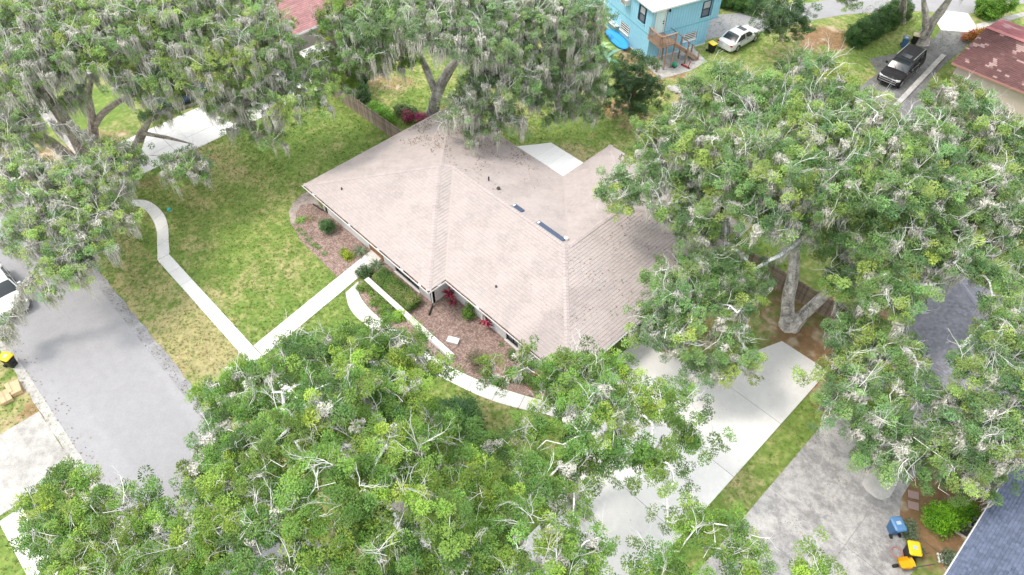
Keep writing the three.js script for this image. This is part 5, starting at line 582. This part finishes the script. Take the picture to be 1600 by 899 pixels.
tree('live_oak', 'broad oak hanging over the grey roof of the neighboring house', { base: xz(1350, 585), seed: 302, leaves: 12.5, group: oakGroup, moss: 0.62, palette: 'grey', bark: [1.2, 1.15, 1.1],
  stems: [[[1350, 590, 0, .5], [1372, 545, 2.5, .42], [1410, 490, 5.2, .34], [1450, 430, 8, .25]]],
  lobes: [[1500, 165, 11.5, 36], [1530, 210, 11.5, 50], [1460, 290, 11.5, 55], [1540, 310, 11, 55], [1590, 255, 11, 50], [1400, 370, 10, 46], [1480, 385, 9.5, 48], [1560, 400, 9, 48], [1600, 340, 10, 46], [1380, 455, 8, 46], [1432, 425, 8.5, 28], [1345, 545, 5.5, 42], [1300, 592, 4.6, 26], [1350, 640, 5.5, 46], [1405, 540, 6.5, 26, .5], [1420, 610, 6, 30, .5], [1400, 685, 5, 42], [1385, 720, 4.6, 28], [1500, 640, 6.5, 26, .4], [1565, 600, 8, 50], [1595, 520, 8.5, 40], [1560, 462, 8.5, 24, .4], [1555, 680, 7, 46], [1500, 715, 6, 38, .8], [1595, 670, 7, 40], [1460, 690, 5, 30, .7], [1530, 740, 5, 30], [1470, 750, 4, 26, .6]] });
tree('live_oak', 'spreading oak in the front lawn covering the walk and the mulch bed', { base: xz(640, 815), seed: 303, leaves: 16, group: oakGroup, moss: 0.25, mossLen: 1, bark: [1.35, 1.32, 1.28],
  stems: [[[640, 815, 0, .45], [625, 790, 2.2, .36], [590, 755, 4.8, .3], [555, 715, 7.4, .27], [528, 672, 9.6, .24], [500, 640, 10.6, .2]], [[645, 815, 0, .5], [660, 770, 3, .38], [690, 720, 5.5, .3]]],
  lobes: [[385, 610, 7, 44], [420, 650, 8.5, 50], [470, 575, 8.5, 46], [540, 555, 8.5, 46], [610, 545, 7.5, 40], [668, 568, 6.5, 30], [540, 635, 10.5, 58], [620, 625, 9.5, 50], [455, 705, 10, 58], [385, 765, 9, 54], [325, 830, 8, 44], [425, 850, 10, 56], [520, 780, 11.5, 62], [610, 725, 10.5, 54], [690, 690, 8.5, 44], [565, 870, 10.5, 62], [660, 820, 10.5, 56], [735, 775, 8.5, 44], [705, 880, 9.5, 46], [345, 700, 8, 34], [330, 765, 7, 34], [340, 630, 6, 22], [640, 680, 9, 34], [290, 890, 7, 36], [480, 910, 10, 50], [620, 920, 10, 50]] });
tree('live_oak', 'oak beside the white driveway spreading over the concrete', { base: xz(905, 800), seed: 304, leaves: 13, group: oakGroup, moss: 0.25, mossLen: 1.1, bark: [1.45, 1.42, 1.4],
  stems: [[[905, 800, 0, .5], [895, 760, 2.2, .4], [905, 700, 4.6, .33], [935, 640, 6.8, .25]], [[902, 802, 0, .4], [870, 790, 2.8, .3], [835, 760, 5.4, .22]]],
  lobes: [[862, 590, 5.5, 26], [900, 578, 7, 38], [962, 592, 7, 38], [930, 645, 8.5, 48], [1005, 625, 7, 36, .7], [1060, 650, 6.8, 36, .8], [1095, 690, 6.2, 24], [860, 680, 8, 44], [905, 745, 7.6, 34], [835, 750, 8, 44], [960, 705, 7.5, 38, .8], [1025, 735, 6.8, 34], [895, 870, 8, 46], [830, 840, 9, 54], [1005, 890, 6.5, 26], [1080, 835, 6, 40], [1140, 845, 6, 38], [1165, 895, 5.5, 30], [770, 585, 4.5, 22, .6], [815, 560, 4.5, 18, .6], [780, 700, 6, 34], [770, 900, 9, 46], [880, 920, 8, 46], [1100, 780, 5, 16, .5]] });
tree('live_oak', 'oak growing beside the far sidewalk across the street', { base: xz(170, 905), seed: 305, group: oakGroup, moss: 0.08, mossLen: .8, bark: [1.3, 1.25, 1.2], stems: [[[170, 905, 0, .4], [165, 870, 2.6, .3], [160, 830, 5, .22]]],
  lobes: [[90, 785, 6, 40], [140, 820, 6.5, 46], [205, 800, 6.5, 40], [75, 830, 6, 34], [215, 865, 6.8, 46], [150, 880, 7, 46], [255, 805, 5.5, 22], [110, 760, 5, 28], [265, 890, 6.5, 36], [100, 890, 6, 36, .8], [195, 915, 7, 40]] });
tree('live_oak', 'old oak leaning over the grey sidewalk with two thick stems', { base: xz(134, 252), seed: 306, leaves: 7.5, group: oakGroup, moss: 0.9, mossLen: 2, palette: 'pale', bark: [0.95, 0.88, 0.82],
  stems: [[[137, 250, 0, .6], [118, 215, 2.8, .46], [98, 184, 5, .42], [74, 148, 7.4, .36], [45, 85, 10.5, .24]], [[130, 258, 0, .5], [112, 248, 1.5, .42], [86, 228, 3.4, .36], [58, 208, 5.4, .3], [20, 150, 8.5, .2]]],
  lobes: [[25, 35, 11, 56], [105, 25, 12, 56], [55, 105, 10.5, 46], [15, 120, 8.5, 42], [150, 75, 11.5, 42], [8, 225, 7, 34], [35, 290, 6.5, 42], [105, 290, 6.5, 44], [155, 288, 6, 38], [55, 365, 6, 40], [115, 360, 5.5, 42], [165, 352, 5.2, 34], [95, 425, 5, 32], [140, 400, 5, 28], [195, 45, 12, 46], [260, 20, 12, 54], [6, 512, 2.4, 12, .5], [172, 240, 6, 24], [25, 180, 7.5, 26]] });
tree('live_oak', 'oak with a low fork behind the grey sidewalk', { base: xz(146, 224), seed: 307, leaves: 7.5, group: oakGroup, moss: 0.9, mossLen: 1.9, palette: 'pale', bark: [0.95, 0.88, 0.82],
  stems: [[[146, 224, 0, .45], [144, 195, 1.8, .36], [141, 172, 3.4, .3], [138, 150, 5, .24], [150, 100, 8.5, .16]], [[145, 200, 1.5, .28], [158, 180, 2.8, .26], [178, 163, 4.2, .22], [205, 148, 5.6, .18], [250, 110, 8.5, .13]]],
  lobes: [[205, 105, 10, 40], [260, 100, 10, 44], [325, 65, 11, 54], [330, 125, 9, 34], [395, 55, 11, 54], [300, 30, 11.5, 46], [370, 20, 11.5, 50], [210, 140, 7.5, 18, .7], [262, 148, 8.5, 22], [350, 160, 7.5, 26], [110, 160, 7, 20, .6]] });
tree('live_oak', 'oak with a broken top beside the pale concrete driveway', { base: xz(208, 262), seed: 308, leaves: 8.5, group: oakGroup, moss: 0.8, mossLen: 1.6, palette: 'pale', bark: [0.95, 0.88, 0.82],
  stems: [[[207, 266, 0, .42], [212, 235, 1.6, .36], [222, 208, 2.9, .32], [236, 186, 4, .28]], [[222, 208, 2.9, .16], [260, 215, 3.6, .13], [300, 225, 4.2, .1]], [[236, 188, 3.9, .15], [310, 160, 6, .12], [380, 130, 7.6, .1]]],
  lobes: [[285, 262, 4.2, 32], [415, 105, 9, 50], [450, 155, 7.5, 42], [480, 112, 8, 30], [372, 188, 5.4, 24], [425, 212, 5, 22, .7], [505, 145, 7.5, 30], [185, 262, 5, 30], [248, 178, 5.5, 18, .8], [440, 185, 6, 18, .6]] });
tree('live_oak', 'tall oak with a pale trunk right behind the house ridge', { base: xz(678, 182), seed: 309, leaves: 9.5, group: oakGroup, moss: 0.55, mossLen: 2.1, palette: 'sage', bark: [1.15, 1.15, 1.15],
  stems: [[[676, 182, 0, .55], [682, 150, 2.6, .44], [700, 112, 5, .38], [735, 70, 8, .28]], [[682, 150, 2.6, .3], [665, 105, 5.4, .26], [645, 60, 8.5, .2]]],
  lobes: [[600, 35, 10.5, 50], [680, 30, 12, 54], [760, 55, 11, 62], [570, 75, 9, 38], [780, 130, 8, 52], [730, 168, 6.5, 32], [790, 190, 5.6, 28], [700, 195, 5.2, 12], [742, 212, 5, 14], [640, 20, 11.5, 44], [720, 10, 12, 50], [820, 100, 9, 40]] });
tree('live_oak', 'oak full of grey moss in the back yard beside the blue house', { base: xz(868, 140), seed: 310, leaves: 10, group: oakGroup, moss: 0.45, mossLen: 1.8, palette: 'sage', bark: [1.1, 1.08, 1.05], stems: [[[868, 142, 0, .4], [862, 110, 2.5, .32], [850, 70, 5.6, .24], [845, 35, 8.5, .16]]],
  lobes: [[850, 30, 11, 58], [900, 85, 8.5, 42], [860, 135, 6.5, 42], [920, 135, 6, 30], [905, 25, 10.5, 38], [868, 192, 4.8, 18], [800, 30, 11, 44], [930, 175, 4, 16, .7], [895, 165, 5, 24]] });
tree('live_oak', 'darker oak rising behind the wooden fence corner', { base: xz(566, 128), seed: 311, group: oakGroup, moss: 0.3, mossLen: 1.7, bark: [0.8, 0.75, 0.7], stems: [[[566, 130, 0, .36], [562, 95, 2.8, .28], [556, 55, 6, .2]]],
  lobes: [[535, 42, 9, 32], [555, 85, 7, 38], [515, 95, 6.5, 26], [560, 20, 10, 44], [610, 90, 7, 34], [530, 125, 5, 22]] });
tree('street_oak', 'pale thick trunk leaning beside the blue and tan bins', { base: xz(1442, 66), seed: 312, group: 'trees along the back street', moss: 0.2, bark: [1.5, 1.48, 1.45], stems: [[[1440, 66, 0, .62], [1452, 42, 1.8, .46], [1470, 18, 3.8, .36], [1500, -25, 7, .24]], [[1448, 46, 1.5, .34], [1446, 20, 3.6, .3], [1440, -20, 6.6, .2]]], lobes: [[1520, -70, 10, 50], [1440, -75, 10, 50], [1580, -40, 8, 36]] });
tree('street_oak', 'dark trunk rising from the clipped hedge by the back street', { base: xz(1408, 32), seed: 313, group: 'trees along the back street', moss: 0.2, bark: [1.0, 0.95, 0.9], stems: [[[1407, 34, 0, .42], [1411, 10, 2, .36], [1418, -30, 5.5, .28]]], lobes: [[1400, -80, 9, 48], [1340, -50, 8, 36], [1325, 5, 5, 10, .5]] });
tree('small_tree', 'round dark green tree at the edge of the back lawn', { base: xz(985, 178), seed: 314, palette: 'dark', moss: 0, twigs: 0.02, minY: 0.5, clear: 0.4, leaf: 0.85, leaves: 17, bark: [0.8, 0.7, 0.6], stems: [[[985, 178, 0, .14], [990, 150, 2.2, .1], [995, 120, 4.4, .06]]], lobes: [[985, 125, 3.8, 30], [1003, 98, 5.2, 20], [985, 158, 1.9, 32], [970, 145, 2.4, 24], [1012, 140, 2.6, 22]] });
tree('small_tree', 'dark leafy tree between the white sedan and the back street', { base: xz(1222, 62), seed: 315, palette: 'dark', moss: 0, twigs: 0.2, minY: 1, leaves: 12, bark: [1.5, 1.4, 1.3], stems: [[[1222, 64, 0, .16], [1216, 40, 2, .12], [1214, 18, 4, .08]]], lobes: [[1212, 18, 4.6, 28], [1238, 42, 3.2, 24], [1192, 20, 4.4, 18], [1240, 12, 5, 20], [1205, 48, 2.4, 16]] });
tree('young_tree', 'small leafy branch tree rising from the stained driveway edge', { base: xz(1285, 960), seed: 316, moss: 0.02, stems: [[[1285, 960, 0, .16], [1280, 925, 2.6, .1], [1276, 895, 4.6, .06]]], lobes: [[1272, 888, 5, 26], [1250, 905, 4.4, 16], [1295, 905, 4.4, 16]] });
console.log('instances', TUFTS);
renderer.render(scene, camera);
